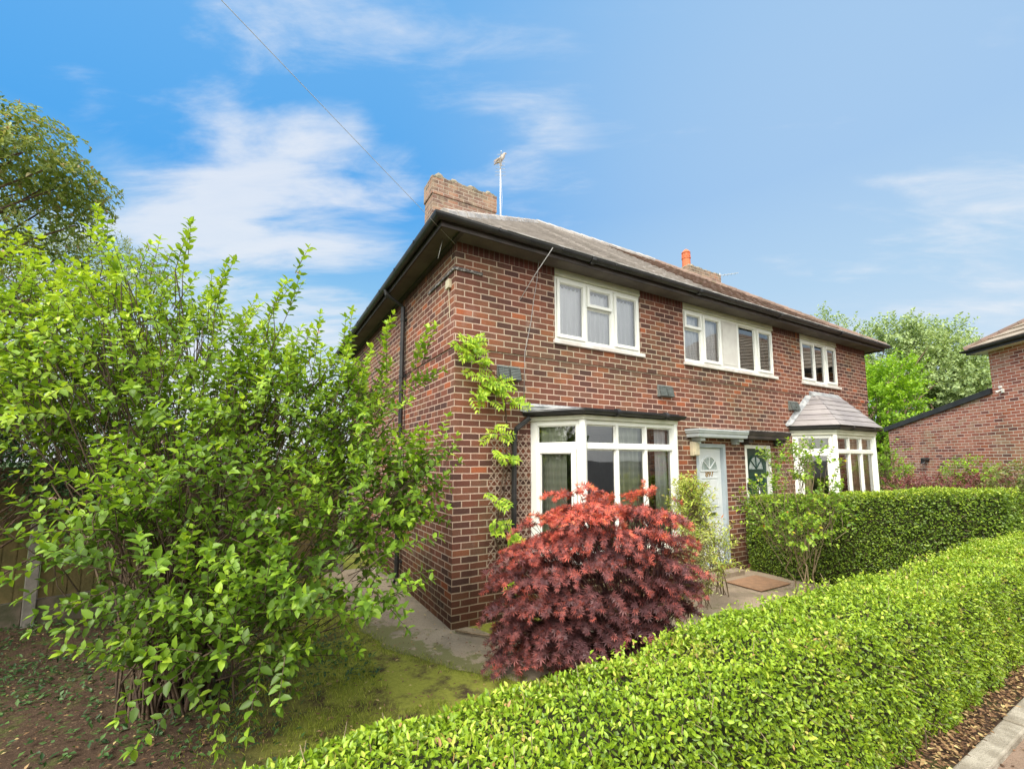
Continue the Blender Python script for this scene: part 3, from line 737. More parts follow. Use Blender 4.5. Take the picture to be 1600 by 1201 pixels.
mb = MB(); mb.box(5.57, 6.99, -.30, 0, 2.481, 2.498); mb.build('felt_edge', mat_simple('worn_felt', (.30, .28, .27), (.06, .05, .05), 14, .8), cn)
mb = MB(); mb.box(4.29, 4.43, -.075, -.001, 2.03, 2.27); mb.box(4.30, 4.42, -.10, -.075, 2.04, 2.26); mb.build('meter_box', M_creambox, house, .008)
# small external lamp stain bracket on pier
# ------------------------------------------------------------------ chimneys
def chimney(x0, x1, y0, y1, zb_, zt_, label, pot=False, ragged=1):
    b = MB(); b.box(x0, x1, y0, y1, zb_, zt_ - .40); e = .022
    b.box(x0 - e, x1 + e, y0 - e, y1 + e, zt_ - .40, zt_ - .02)
    o = b.build('chimney', M_chim, house); o['label'] = label
    c = MB(); rr = random.Random(int(x0 * 10)); nx, ny = 36, 10; G = {}
    for i in range(nx + 1):
        for j in range(ny + 1):
            fx, fy = i / nx, j / ny; edge = min(fx, 1 - fx) * nx / 2.5; edgy = min(fy, 1 - fy) * ny / 2.5
            hump = .0
            for k in range(4):
                cxk = (k + .5 + .12 * math.sin(k * 5)) / 4; hump = max(hump, .17 * ragged * math.exp(-((fx - cxk) / .055) ** 2 - ((fy - .4) / .4) ** 2) * (1, .8, .65, .75)[k])
            z = zt_ - .02 + hump + .05 * min(1, edge) * min(1, edgy) + rr.uniform(-.014, .014)
            G[i, j] = (x0 - e + (x1 - x0 + 2 * e) * fx + rr.uniform(-.008, .008), y0 - e + (y1 - y0 + 2 * e) * fy + rr.uniform(-.008, .008), z)
    for i in range(nx):
        for j in range(ny): c.quad(G[i, j], G[i + 1, j], G[i + 1, j + 1], G[i, j + 1])
    for i in range(nx): 
        for j in (0, ny):
            p, q_ = G[i, j], G[i + 1, j]; c.quad((p[0], p[1], zt_ - .05), (q_[0], q_[1], zt_ - .05), q_, p)
    for j in range(ny):
        for i in (0, nx):
            p, q_ = G[i, j], G[i, j + 1]; c.quad((p[0], p[1], zt_ - .05), (q_[0], q_[1], zt_ - .05), q_, p)
    c.build('mortar_cap', M_render, o)
    return o
chimney(.80, 2.27, 3.27, 3.75, 5.3, 7.86, 'lichen covered brick chimney stack with ragged top at the near end')
c2 = chimney(8.80, 10.27, 3.27, 3.75, 5.3, 7.78, 'lichen covered chimney stack with a terracotta pot', ragged=.6)
p = MB(); p.lathe((8.99, 3.5, 7.80), [(.125, 0), (.12, .28), (.135, .29), (.135, .33), (.11, .34), (.11, .46), (.13, .47), (.125, .5), (.07, .56), (.02, .60)], 14)
for k in range(8):
    t = 2 * math.pi * k / 8; p.lbox((8.99, 3.5, 7.8), (math.cos(t), math.sin(t), 0), (-math.sin(t), math.cos(t), 0), .105, .125, -.02, .02, .35, .45)
p.build('chimney_pot', M_terra, c2, smooth_=False)
# small lead piece behind roof corner
mb = MB(); mb.quad((.62, 3.1, 5.60), (2.5, 3.1, 7.0), (2.5, 3.24, 7.2), (.62, 3.24, 5.8)); mb.build('chimney_flashing', M_lead, house)
# ------------------------------------------------------------------ camera (solved from the brick courses)
CAM = np.array([-2.0057, -4.8976, 1.9532]); YAW, PIT, FPX = .5224, .1024, 679.02
c_f = np.array([math.sin(YAW) * math.cos(PIT), math.cos(YAW) * math.cos(PIT), math.sin(PIT)])
c_r = np.array([math.cos(YAW), -math.sin(YAW), 0.]); c_u = np.cross(c_r, c_f)
def at(px, py, d):
    """world point seen at pixel (of the 1600 px photo) at depth d"""
    return CAM + d * (c_f + c_r * (px - 800) / FPX - c_u * (py - 649.4) / FPX)
cd = bpy.data.cameras.new('camera'); cam = bpy.data.objects.new('camera', cd); COL.objects.link(cam); SC.camera = cam
cd.sensor_width = 36; cd.lens = FPX / 1600 * 36; cd.shift_y = 48.9 / 1600; cd.clip_start = .05; cd.clip_end = 3000
cam.matrix_world = Matrix(((c_r[0], c_u[0], -c_f[0], CAM[0]), (c_r[1], c_u[1], -c_f[1], CAM[1]), (c_r[2], c_u[2], -c_f[2], CAM[2]), (0, 0, 0, 1)))

# ------------------------------------------------------------------ leaves
def tmpl(kind):
    if kind == 'oval':
        v = [(0, 0, 0), (.3, -.46, .07), (.3, 0, -.02), (.3, .46, .07), (.68, -.36, .02), (.68, 0, -.06), (.68, .36, .02), (1, 0, -.14)]
        f = [(0, 2, 1), (0, 3, 2), (1, 2, 5, 4), (2, 3, 6, 5), (4, 5, 7), (5, 6, 7)]
    elif kind == 'kite':
        v = [(0, 0, 0), (.5, -.5, .08), (1, 0, -.06), (.5, .5, .08)]; f = [(0, 2, 1), (0, 3, 2)]
    elif kind == 'slim':
        v = [(0, 0, 0), (.45, -.5, .03), (1, 0, -.12), (.45, .5, .03)]; f = [(0, 2, 1), (0, 3, 2)]
    elif kind == 'palm':
        v = [(0, 0, 0)]; f = []
        for a, L in ((-115, .45), (-75, .72), (-38, .95), (0, 1.05), (38, .95), (75, .72), (115, .45)):
            r = math.radians(a); w = .095
            for t, s, z in ((.5, -w, 0), (1, 0, -.16), (.5, w, 0)):
                v.append((math.cos(r) * L * t - math.sin(r) * s * L, (math.sin(r) * L * t + math.cos(r) * s * L), z + .03))
            n = len(v); f.append((0, n - 3, n - 2, n - 1))
    return np.array(v, float), f
def norm(a): return a / np.maximum(np.linalg.norm(a, axis=-1, keepdims=True), 1e-9)
def leaf_mesh(name, pos, axis, nrm, L, W, var, mat, parent=None, kind='oval'):
    pos = np.asarray(pos, float); axis = norm(np.asarray(axis, float)); nrm = np.asarray(nrm, float)
    side = norm(np.cross(nrm, axis)); nn = np.cross(axis, side)
    tv, tf = tmpl(kind); N = len(pos); K = len(tv)
    L = np.broadcast_to(L, N)[:, None, None]; W = np.broadcast_to(W, N)[:, None, None]
    co = pos[:, None, :] + axis[:, None, :] * tv[None, :, 0:1] * L + side[:, None, :] * tv[None, :, 1:2] * W + nn[:, None, :] * tv[None, :, 2:3] * L
    me = bpy.data.meshes.new(name)
    me.vertices.add(N * K); me.vertices.foreach_set('co', co.astype(np.float32).ravel())
    flat = np.concatenate([np.array(f) for f in tf]); tot = np.array([len(f) for f in tf])
    loops = (flat[None, :] + (np.arange(N) * K)[:, None]).ravel(); tots = np.tile(tot, N); starts = np.concatenate([[0], np.cumsum(tots)[:-1]])
    me.loops.add(len(loops)); me.loops.foreach_set('vertex_index', loops.astype(np.int32))
    me.polygons.add(len(tots)); me.polygons.foreach_set('loop_start', starts.astype(np.int32)); me.polygons.foreach_set('loop_total', tots.astype(np.int32))
    me.update(calc_edges=True)
    at_ = me.attributes.new('var', 'FLOAT', 'POINT'); at_.data.foreach_set('value', np.repeat(np.broadcast_to(var, N), K).astype(np.float32))
    me.materials.append(mat); o = bpy.data.objects.new(name, me); COL.objects.link(o)
    adopt(o, parent)
    return o
def rnd(n, s=1): return RNG.normal(0, s, (n, 3))
def allowed(p, rad=.15):
    """keep foliage out of the house and away from the lens"""
    p = np.asarray(p)
    ins = (p[..., 0] > -rad) & (p[..., 0] < 11.2) & (p[..., 1] > -rad)
    near = np.linalg.norm(p - CAM, axis=-1) < 1.35
    return ~(ins | near) & (p[..., 2] > .04)

def in_ell(n, c, r, lo=.45):
    d = norm(rnd(n)); rr = (lo ** 3 + (1 - lo ** 3) * RNG.random(n)) ** (1 / 3)
    return np.asarray(c) + d * rr[:, None] * np.asarray(r), d
def scr(px, py, d, rx, ry, rd):
    """ellipsoid: centre and radii (across, depth, height) in metres"""
    return at(px, py, d), np.array([rx * d / FPX, rd, ry * d / FPX])
def rot_ell(n, e, lo=.45):
    c, r = e; q, d = in_ell(n, (0, 0, 0), r, lo)
    Rm = np.array([c_r, norm(np.array([c_f[0], c_f[1], 0.])), (0, 0, 1)])
    return c + q @ Rm, d @ Rm

def shoots(P, D, length, gap, L, droop=.1, spread=1.0, up=1.0, alt=False):
    """leaf pairs along shoots. returns pos, axis, normal, var-height, and twig polylines"""
    pos, ax, nr, tt, tw = [], [], [], [], []
    for p, d in zip(P, D):
        ln = length * random.uniform(.55, 1.35); n = max(2, int(ln / gap)); d = d / np.linalg.norm(d)
        a = np.cross(d, (.1, .2, 1)); a /= np.linalg.norm(a); b = np.cross(d, a); ph = random.random() * 6
        q = p.copy(); line = [q.copy()]
        for k in range(n):
            t = k / n; dd = d + np.array([0, 0, -droop * t * 2]); dd /= np.linalg.norm(dd); q = q + dd * ln / n; line.append(q.copy())
            th = ph + (k % 2) * 1.57 + random.uniform(-.3, .3); s = math.cos(th) * a + math.sin(th) * b
            for sg in ((1, -1) if not alt else ((1,) if k % 2 else (-1,))):
                v = dd * .55 + s * sg * spread + np.array([0, 0, .1]); pos.append(q); ax.append(v)
                nr.append(np.array([0, 0, up]) + dd * .5 - v * .2 + RNG.normal(0, .28, 3)); tt.append(t)
        if True:
            for _ in range(2): pos.append(q); ax.append(d + RNG.normal(0, .35, 3)); nr.append(np.array([0, 0, up]) + RNG.normal(0, .35, 3)); tt.append(1)
        tw.append(line)
    return np.array(pos), np.array(ax), np.array(nr), np.array(tt), tw
def twig_mesh(name, lines, r0, r1, mat, parent, n=4):
    b = MB()
    for l in lines:
        m = len(l); b.tube(l, [r0 + (r1 - r0) * i / (m - 1) for i in range(m)], n, caps=False)
    return b.build(name, mat, parent, smooth_=True)
def cane(a, b, lift=.5, n=7, wob=.04):
    a, b = np.array(a, float), np.array(b, float); m = (a * .55 + b * .45); m = m + np.array([0, 0, lift]); m[:2] = a[:2] * .7 + b[:2] * .3
    out = []
    for i in range(n + 1):
        t = i / n; p = (1 - t) ** 2 * a + 2 * t * (1 - t) * m + t * t * b; out.append(p + (RNG.normal(0, wob, 3) if 0 < i < n else 0))
    return out
def shrub(name, label, cat, base, ells, weights, nshoot, length, gap, L, W, leafmat, barkmat, kind='oval', ncane=30, canes_r=(.016, .005), droop=.1, group=None, lo=.45, up=1.0, vfun=None, spread=1., outd=.7, upd=.5, lift=.5, alt=False, extra=None, basespread=.12, twigs=True, parts=('foliage', 'stems'), prep=None):
    root = empty(name, base, label, cat, group)
    w = np.array(weights, float); w /= w.sum(); P, D = [], []
    for e, k in zip(ells, w):
        n = int(nshoot * k); p, d = rot_ell(n, e, lo); P.append(p); D.append(d)
    P = np.concatenate(P); D = np.concatenate(D); D = D * outd + np.array([0, 0, upd]) + rnd(len(P), .35)
    ok = allowed(P) & allowed(P + norm(D) * length * .9); P, D = P[ok], D[ok]
    if extra is not None: P = np.concatenate([P, extra[0]]); D = np.concatenate([D, extra[1]])
    if prep: P, D = prep(P, D)
    pos, ax, nr, tt, tw = shoots(P, D, length, gap, L, droop, spread, up, alt)
    ok = allowed(pos, .03); pos, ax, nr, tt = pos[ok], ax[ok], nr[ok], tt[ok]
    N = len(pos); sz = RNG.uniform(.65, 1.2, N) * (1 - .25 * tt)
    var = np.clip(RNG.normal(.42, .17, N) + .28 * (tt - .4), 0, 1)
    if vfun: var = np.clip(vfun(pos, var, tt), 0, 1)
    leaf_mesh(parts[0], pos, ax, nr, L * sz, W * sz, var, leafmat, root, kind)
    lines = []
    idx = RNG.choice(len(P), min(ncane, len(P)), replace=False)
    for i in idx:
        b0 = np.array(base) + np.append(RNG.normal(0, basespread, 2), -.03)
        lines.append(cane(b0, P[i], lift))
    m = MB()
    for l in lines: m.tube(l, [canes_r[0] + (canes_r[1] - canes_r[0]) * i / (len(l) - 1) for i in range(len(l))], 5, caps=False)
    if twigs:
        for l in tw: m.tube([l[0], l[len(l) // 2], l[-1]], [.0035, .003, .0015], 3, caps=False)
        # short links back towards the heart of the plant
        bb = np.array(base) + np.array([0, 0, .2])
        for p in P[::2]:
            v = (bb - p); v = v / np.linalg.norm(v) * random.uniform(.25, .6); q = p + v + RNG.normal(0, .06, 3)
            if allowed(q, .05): m.tube([p, (p + q) / 2 + RNG.normal(0, .03, 3), q], [.003, .004, .005], 3, caps=False)
    m.build(parts[1], barkmat, root, smooth_=True)
    return root, P, D

# ------------------------------------------------------------------ ground
def gh(x, y):
    z = .33 * smooth(-2.55, -3.25, y)
    z = max(z, .25 * smooth(3.2, 6.0, x) * smooth(-1.0, -2.3, y))
    return z
def bump(x, y): return .007 * math.sin(x * 3.1 + y * 1.3) * math.sin(y * 4.1 - x) + .004 * math.sin(x * 9.3 + 2) * math.sin(y * 8.1)
M_soil, t, b = new_mat('garden_soil'); pos = geo_pos(t); sp = t.new('ShaderNodeSeparateXYZ'); t.put(sp.inputs[0], pos)
soil = t.mix(t.noise(pos, 14, 6, .7), (.035, .022, .015), (.115, .074, .05)); soil = t.mix(t.sstep(.60, .68, t.noise(pos, 45, 4)), soil, (.22, .15, .09))
moss = t.mix(t.noise(pos, 30, 5, .7), (.16, .18, .025), (.40, .42, .08))
gx = t.sstep(-2.3, -1.2, t.math('ADD', sp.outputs[0], t.math('MULTIPLY_ADD', t.noise(pos, 1.8, 4), 1.2, -.6)))
gx = t.math('MULTIPLY', gx, t.sstep(-3.45, -3.2, sp.outputs[1])); mf = t.math('MULTIPLY', gx, t.sstep(.34, .55, t.noise(pos, 3.2, 6, .7)))
sx = t.math('MULTIPLY', t.math('SUBTRACT', 1, gx), t.math('MULTIPLY', t.sstep(.52, .64, t.noise(pos, 5, 6, .7)), .55))
t.put(b.inputs['Base Color'], t.mix(sx, t.mix(mf, soil, moss), (.08, .12, .025))); b.inputs['Roughness'].default_value = .95; b.inputs['Specular IOR Level'].default_value = .15
bp = t.new('ShaderNodeBump', i_Strength=.9, i_Distance=.02); t.put(bp.inputs['Height'], t.noise(pos, 38, 6, .7)); t.put(b.inputs['Normal'], bp)
mb = MB(); xs = np.arange(-9.5, 14.01, .12); ys = np.arange(-3.93, 5.01, .12)
for x, x2 in zip(xs, xs[1:]):
    for y, y2 in zip(ys, ys[1:]):
        mb.quad(*[(a, c, gh(a, c) + bump(a, c)) for a, c in ((x, y), (x2, y), (x2, y2), (x, y2))])
g = mb.build('garden_ground', M_soil, smooth_=True); tag(g, kind='structure')
M_lawnfar = mat_simple('distant_grass', (.05, .09, .02), (.08, .12, .03), .6, .95)
mb = MB(); X, Y = [-700, -9.5, 14, 700], [-700, -3.93, 4.95, 700]
for i in range(3):
    for j in range(3):
        if i == 1 and j == 1: continue
        if j == 0: continue
        mb.quad((X[i], Y[j], -.03), (X[i + 1], Y[j], -.03), (X[i + 1], Y[j + 1], -.03), (X[i], Y[j + 1], -.03))
tag(mb.build('ground', M_lawnfar), kind='structure')
M_pave, t, b = new_mat('old_pavement'); pos = geo_pos(t)
c = t.mix(t.noise(pos, 5, 6, .7), (.17, .11, .075), (.28, .20, .145)); c = t.mix(t.sstep(.55, .7, t.noise(pos, 60, 4, .7)), c, (.08, .055, .04))
t.put(b.inputs['Base Color'], c); b.inputs['Roughness'].default_value = .95
bp = t.new('ShaderNodeBump', i_Strength=.7, i_Distance=.008); t.put(bp.inputs['Height'], t.noise(pos, 90, 4)); t.put(b.inputs['Normal'], bp)
mb = MB(); mb.quad((-60, -6.4, .33), (90, -6.4, .33), (90, -4.03, .33), (-60, -4.03, .33)); tag(mb.build('pavement', M_pave), kind='structure')
mb = MB(); mb.box(-60, 90, -6.55, -6.4, .15, .335); tag(mb.build('road_kerb', M_concrete), kind='structure')
mb = MB(); mb.quad((-700, -700, .20), (700, -700, .20), (700, -6.55, .20), (-700, -6.55, .20)); tag(mb.build('road', mat_simple('asphalt', (.06, .06, .062), (.045, .045, .046), 8, .9, .4, 90)), kind='structure')
M_kerb = mat_simple('edging_stone', (.42, .38, .31), (.22, .19, .145), 7, .95, .8, 110, lo=.3, hi=.7)
mb = MB(); x = -8.
while x < 16:
    j = random.uniform(-.006, .006); mb.box(x + .006, x + .905, -4.03, -3.925 + j, .18, .372 + j); x += .914
tag(mb.build('kerb', M_kerb, bevel=.01), kind='structure')
# path: L round the corner and along the front
M_path, t, b = new_mat('worn_concrete_path'); pos = geo_pos(t); sp = t.new('ShaderNodeSeparateXYZ'); t.put(sp.inputs[0], pos)
c = t.mix(t.noise(pos, 2.4, 6, .65), (.28, .225, .16), (.47, .39, .28)); c = t.mix(t.math('MULTIPLY', t.sstep(2.5, 4.5, sp.outputs[0]), .75), c, t.mix(t.noise(pos, 4, 5), (.33, .245, .175), (.42, .32, .23)))
c = t.mix(t.math('MULTIPLY', t.sstep(.5, .72, t.noise(pos, 75, 4, .7)), .7), c, (.09, .075, .055)); c = t.mix(t.math('MULTIPLY', t.sstep(.48, .62, t.noise(pos, 1.3, 6, .65)), .45), c, (.12, .10, .07))
edgx = t.math('SUBTRACT', 1, t.sstep(-.75, -.1, t.math('ADD', sp.outputs[0], t.math('MULTIPLY', sp.outputs[1], .42))))
edge = t.math('MULTIPLY', t.sstep(.56, .66, t.math('MULTIPLY_ADD', edgx, .22, t.noise(pos, 4.5, 7, .7))), .8)
c = t.mix(edge, c, (.15, .16, .04)); c = t.mix(t.math('MULTIPLY', t.sstep(-.35, -.02, t.math('SUBTRACT', sp.outputs[0], t.math('MULTIPLY', t.noise(pos, 6, 4), .2))), t.math('MULTIPLY', t.sstep(-.1, .2, sp.outputs[1]), .45)), c, (.07, .065, .045))
t.put(b.inputs['Base Color'], c); b.inputs['Roughness'].default_value = .92
bp = t.new('ShaderNodeBump', i_Strength=.8, i_Distance=.006); t.put(bp.inputs['Height'], t.noise(pos, 110, 4, .7)); t.put(b.inputs['Normal'], bp)
def path_left(y):
    pts = [(-1.45, .12), (-1.26, -.05), (-.9, -.30), (-.5, -.58), (0, -.80), (.8, -.93), (1.6, -.98), (3.6, -1.0)]
    for (a, c), (d, e) in zip(pts, pts[1:]):
        if a <= y <= d: return c + (e - c) * (y - a) / (d - a) + .025 * math.sin(y * 9) + .015 * math.sin(y * 23)
    return -1.0
def pz(a, c): return (a, c, gh(a, c) + .006 + bump(a, c))
mb = MB(); ys_ = np.arange(-1.44, 3.55, .06)
for y, y2 in zip(ys_, ys_[1:]):
    l0, l1 = path_left(y), path_left(y2); r = .2 if y2 <= 0.01 else 0
    for k in range(8): mb.quad(pz(l0 + (r - l0) * k / 8, y), pz(l0 + (r - l0) * (k + 1) / 8, y), pz(l1 + (r - l1) * (k + 1) / 8, y2), pz(l1 + (r - l1) * k / 8, y2))
xs_ = np.arange(.2, 6.9, .08)
def pf(x): return -1.44 + .05 * math.sin((x - .2) * 1.9) + .02 * math.sin((x - .2) * 8)
def pb(x): return -.62 * smooth(.2, .5, x) * (1 - smooth(3.9, 4.3, x))
for x, x2 in zip(xs_, xs_[1:]):
    for k in range(8):
        f = lambda X_, t_: pz(X_, pf(X_) + (pb(X_) - pf(X_)) * t_ / 8)
        mb.quad(f(x, k), f(x2, k), f(x2, k + 1), f(x, k + 1))
tag(mb.build('path', M_path, smooth_=True), kind='structure')
mb = MB(); mb.box(4.55, 5.35, -.95, -.38, .018, .032); mb.build('doormat', M_mat, None, .004); tag(bpy.data.objects['doormat'], 'flat terracotta coloured mat on the path before the pale blue front door', 'doormat')
# timber bed edging by the corner
mb = MB(); mb.tube([(.02, -.09, .03), (.16, -.30, .035), (.36, -.52, .035), (.75, -.62, .03), (1.6, -.64, .03)], .014, 5); tag(mb.build('bed_edging', M_twig), 'thin pale timber edging beside the brick corner', 'edging')

# ------------------------------------------------------------------ hedges
def hedge(name, label, x0, x1, y0, y1, zb_, zt_, n, L, W, mat, kind='oval', O=(0, 0), ang=0, faces=('top', 'y0', 'y1', 'x0', 'x1'), dens=None, varb=0, group=None, rough=.022, topvar=.12):
    lx, ly = x1 - x0, y1 - y0; H = (zt_(x0, y0) - zb_(x0, y0)); A = {'top': lx * ly, 'y0': lx * H, 'y1': lx * H, 'x0': ly * H, 'x1': ly * H}
    tot = sum(A[f] for f in faces); P, Nn, V = [], [], []
    for f in faces:
        k = int(n * A[f] / tot); a, c = RNG.random(k), RNG.random(k)
        if dens and f in ('top', 'y0', 'y1'): a = dens(a)
        if f == 'top': x, y = x0 + lx * a, y0 + ly * c; nn = np.tile((0, 0, 1.), (k, 1)); z = np.array([zt_(p, q) for p, q in zip(x, y)])
        elif f[0] == 'y': x = x0 + lx * a; y = np.full(k, y0 if f == 'y0' else y1); nn = np.tile((0, -1. if f == 'y0' else 1., 0), (k, 1)); z = np.array([zb_(p, q) + (zt_(p, q) - zb_(p, q)) * r for p, q, r in zip(x, y, c)])
        else: y = y0 + ly * a; x = np.full(k, x0 if f == 'x0' else x1); nn = np.tile((-1. if f == 'x0' else 1., 0, 0), (k, 1)); z = np.array([zb_(p, q) + (zt_(p, q) - zb_(p, q)) * r for p, q, r in zip(x, y, c)])
        p = np.stack([x, y, z], 1)
        # soften the top edges and make the clipped surface uneven
        zt_a = np.array([zt_(a_, b_) for a_, b_ in zip(x, y)])
        wav = .018 * np.sin(x * 5.3 + z * 4) * np.sin(y * 6 + x * 1.7) + .012 * np.sin(x * 13 + z * 9 + y * 11)
        if f == 'top':
            e = np.minimum(y - y0, y1 - y); e = np.minimum(e, np.minimum(x - x0, x1 - x)); p[:, 2] -= .05 * (1 - np.clip(e / .09, 0, 1)) ** 2
        else:
            e = zt_a - z; p += -nn * (.05 * (1 - np.clip(e / .09, 0, 1)) ** 2)[:, None]
            lowf = np.clip((z - np.array([zb_(a_, b_) for a_, b_ in zip(x, y)])) / .25, 0, 1); p += -nn * (.05 * (1 - lowf))[:, None]
        dep = RNG.exponential(rough, k); p += nn * (wav + .012 - dep)[:, None]
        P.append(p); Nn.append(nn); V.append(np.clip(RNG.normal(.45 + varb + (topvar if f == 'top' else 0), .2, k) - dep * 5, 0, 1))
    m_ = int(n * .010); a, c = RNG.random(m_), RNG.random(m_)
    if dens: a = dens(a)
    x, y = x0 + lx * a, y0 + ly * c; z = np.array([zt_(p, q) for p, q in zip(x, y)]); base_ = np.stack([x, y, z], 1)
    for q_ in range(6):
        P.append(base_ + np.stack([RNG.normal(0, .007, m_), RNG.normal(0, .007, m_), .006 * q_ + RNG.uniform(0, .012, m_)], 1)); Nn.append(np.tile((0, 0, 1.), (m_, 1))); V.append(np.clip(RNG.normal(.62, .16, m_), 0, 1))
        if name == 'street_hedge': kp = base_[:, 0] > -.7; P[-1], Nn[-1], V[-1] = P[-1][kp], Nn[-1][kp], V[-1][kp]
    P, Nn, V = map(np.concatenate, (P, Nn, V)); k = len(P)
    up = np.array([0, 0, .55]); nr = Nn * .8 + up + rnd(k, .5); ax = rnd(k, .8) + Nn * .45 + np.array([0, 0, .15])
    ca, sa = math.cos(ang), math.sin(ang); Rz = np.array([[ca, sa, 0], [-sa, ca, 0], [0, 0, 1]])
    T = lambda q: q @ Rz
    root = empty(name, (0, 0, 0), label, 'hedge', group)
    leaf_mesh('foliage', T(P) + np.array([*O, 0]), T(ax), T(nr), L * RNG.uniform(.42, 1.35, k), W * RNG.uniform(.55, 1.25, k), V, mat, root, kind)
    clip = MB()
    for q_, n_ in zip(T(P[::int(n / 2200)]) + np.array([*O, 0]), T(Nn[::int(n / 2200)])):
        e_ = n_ * .03 + RNG.normal(0, .022, 3); clip.tube([q_ - n_ * .02, q_ + e_], [.0018, .0012], 3, caps=False)
    clip.build('clipped_twigs', M_twig, root)['kind'] = 'stuff'
    core = MB(); m = .075; nseg = max(2, int(lx / .5)); prev = None  # solid dark box added inside the leaves to block light through the hedge
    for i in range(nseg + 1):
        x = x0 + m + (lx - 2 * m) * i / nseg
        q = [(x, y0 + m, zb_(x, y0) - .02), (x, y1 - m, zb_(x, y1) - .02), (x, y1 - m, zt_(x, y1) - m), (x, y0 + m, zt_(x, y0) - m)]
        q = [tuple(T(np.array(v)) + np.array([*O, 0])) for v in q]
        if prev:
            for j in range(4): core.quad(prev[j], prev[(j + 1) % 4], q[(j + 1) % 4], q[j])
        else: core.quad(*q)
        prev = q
    core.quad(*prev[::-1]); core.build('shadow_core', M_core, root)
    return root
NEARD = lambda a: a ** 1.55
h1 = hedge('street_hedge', 'clipped bright green privet hedge running along the pavement in the foreground', -3.6, 12.5, -3.82, -3.30, lambda x, y: .33, lambda x, y: 1.10 - .035 * smooth(-.4, -1.6, x) + .02 * math.sin(x * 1.9) + .012 * math.sin(x * 4.7 + 1), 285000, .0225, .0135, ML_hedge, 'oval', faces=('top', 'y0', 'y1', 'x0'), dens=lambda a: a ** 1.5)
h2 = hedge('dividing_hedge', 'dark green clipped hedge dividing the two front gardens beside the doors', 5.62, 6.32, -3.31, -.10, lambda x, y: gh(x, y), lambda x, y: 1.30 + .26 * smooth(-.3, -3.2, y) + .012 * math.sin(y * 7), 64000, .034, .021, ML_hedge2, 'kite', faces=('top', 'x0', 'y1', 'y0', 'x1'), rough=.042, topvar=.4, varb=-.05)
# bare lower twigs and brown dead leaves under the street hedge
tw = []
for i in range(520):
    x = random.uniform(-.5, 9); y = -3.80 + random.uniform(0, .2); tw.append([(x, y, .33), (x + random.uniform(-.05, .05), y, .42), (x + random.uniform(-.16, .16), y - random.uniform(-.04, .06), random.uniform(.45, .62))])
twig_mesh('lower_twigs', tw, .0045, .002, M_bark, h1, 3)['kind'] = 'stuff'
# upright shoots escaping the clipped top
P = np.array([at(1140, 985, 4.0), at(1160, 990, 4.1), at(1175, 985, 4.15), at(283, 860, 9)][:3]); D = np.array([(.02, 0, 1.), (.25, 0, .8), (.35, 0, .7)])
for p_, d_ in zip(P, D):
    pos, ax, nr, tt, tw = shoots([p_], [d_], .24, .016, .02, 0, 1, 1)
    leaf_mesh('loose_shoot', pos, ax, nr, .028, .014, RNG.uniform(.6, .95, len(pos)), ML_lime, h1, 'oval')

# ------------------------------------------------------------------ weigela on the left
wb = (-2.52, -.30, 0); M_wtwig = mat_simple('weigela_twig', (.13, .092, .058), (.06, .04, .028), 9, .9)
W_E = [scr(290, 1010, 3.1, 70, 45, .3), scr(250, 600, 4.1, 190, 125, 1.0), scr(40, 550, 4.2, 170, 130, 1.0), scr(230, 470, 3.9, 50, 40, .5), scr(455, 655, 4.0, 105, 80, .8),
       scr(560, 650, 3.9, 42, 60, .5), scr(565, 790, 3.6, 65, 70, .45), scr(640, 770, 3.7, 30, 50, .25), scr(330, 740, 3.9, 240, 150, .9),
       scr(290, 870, 3.0, 125, 85, .5), scr(400, 985, 2.8, 105, 85, .35), scr(150, 845, 3.0, 60, 35, .35), scr(520, 905, 3.1, 100, 80, .4), scr(310, 790, 2.9, 160, 60, .35)]
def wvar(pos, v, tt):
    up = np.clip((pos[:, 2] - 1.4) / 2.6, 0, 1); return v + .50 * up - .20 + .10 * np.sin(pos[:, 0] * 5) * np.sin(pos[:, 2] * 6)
lng = [(at(430, 500, 3.7), (.35, 0, .9), 3), (at(443, 470, 3.7), (.3, 0, 1), 2), (at(466, 425, 3.7), (.2, 0, 1), 1), (at(270, 430, 3.5), (.1, 0, 1), 3), (at(285, 400, 3.5), (.1, 0, 1), 1), (at(598, 590, 3.9), (0, 0, 1), 3), (at(597, 545, 3.9), (0, 0, 1), 2), (at(640, 610, 3.8), (.5, 0, .5), 4), (at(655, 575, 3.8), (.2, 0, .9), 4),
       (at(330, 480, 3.6), (.1, 0, 1), 4), (at(650, 740, 3.6), (.0, 0, .9), 4), (at(680, 730, 3.6), (.2, 0, .9), 3), (at(160, 380, 3.9), (-.1, 0, 1), 3), (at(480, 560, 3.7), (.2, 0, 1), 4), (at(540, 560, 3.8), (.1, 0, 1), 4)]
eP = np.concatenate([np.repeat([p], k, 0) + rnd(k, .035) for p, d, k in lng]); eD = np.concatenate([np.repeat([d], k, 0) + rnd(k, .1) for p, d, k in lng])
wroot, wP, wD = shrub('weigela_bush', 'huge sprawling weigela bush with bright green leaves and pale pink flowers at the left', 'bush', wb, W_E, [1.3, 14, 11, 1.0, 5.5, 2.2, 3.4, 1.1, 3.6, 3.0, 2.2, .7, 2.0, 1.6], 1950, .32, .040, .080, .046, ML_wei, M_wtwig, ncane=80, canes_r=(.010, .004), vfun=wvar, extra=(eP, eD), basespread=.16, lift=.7)
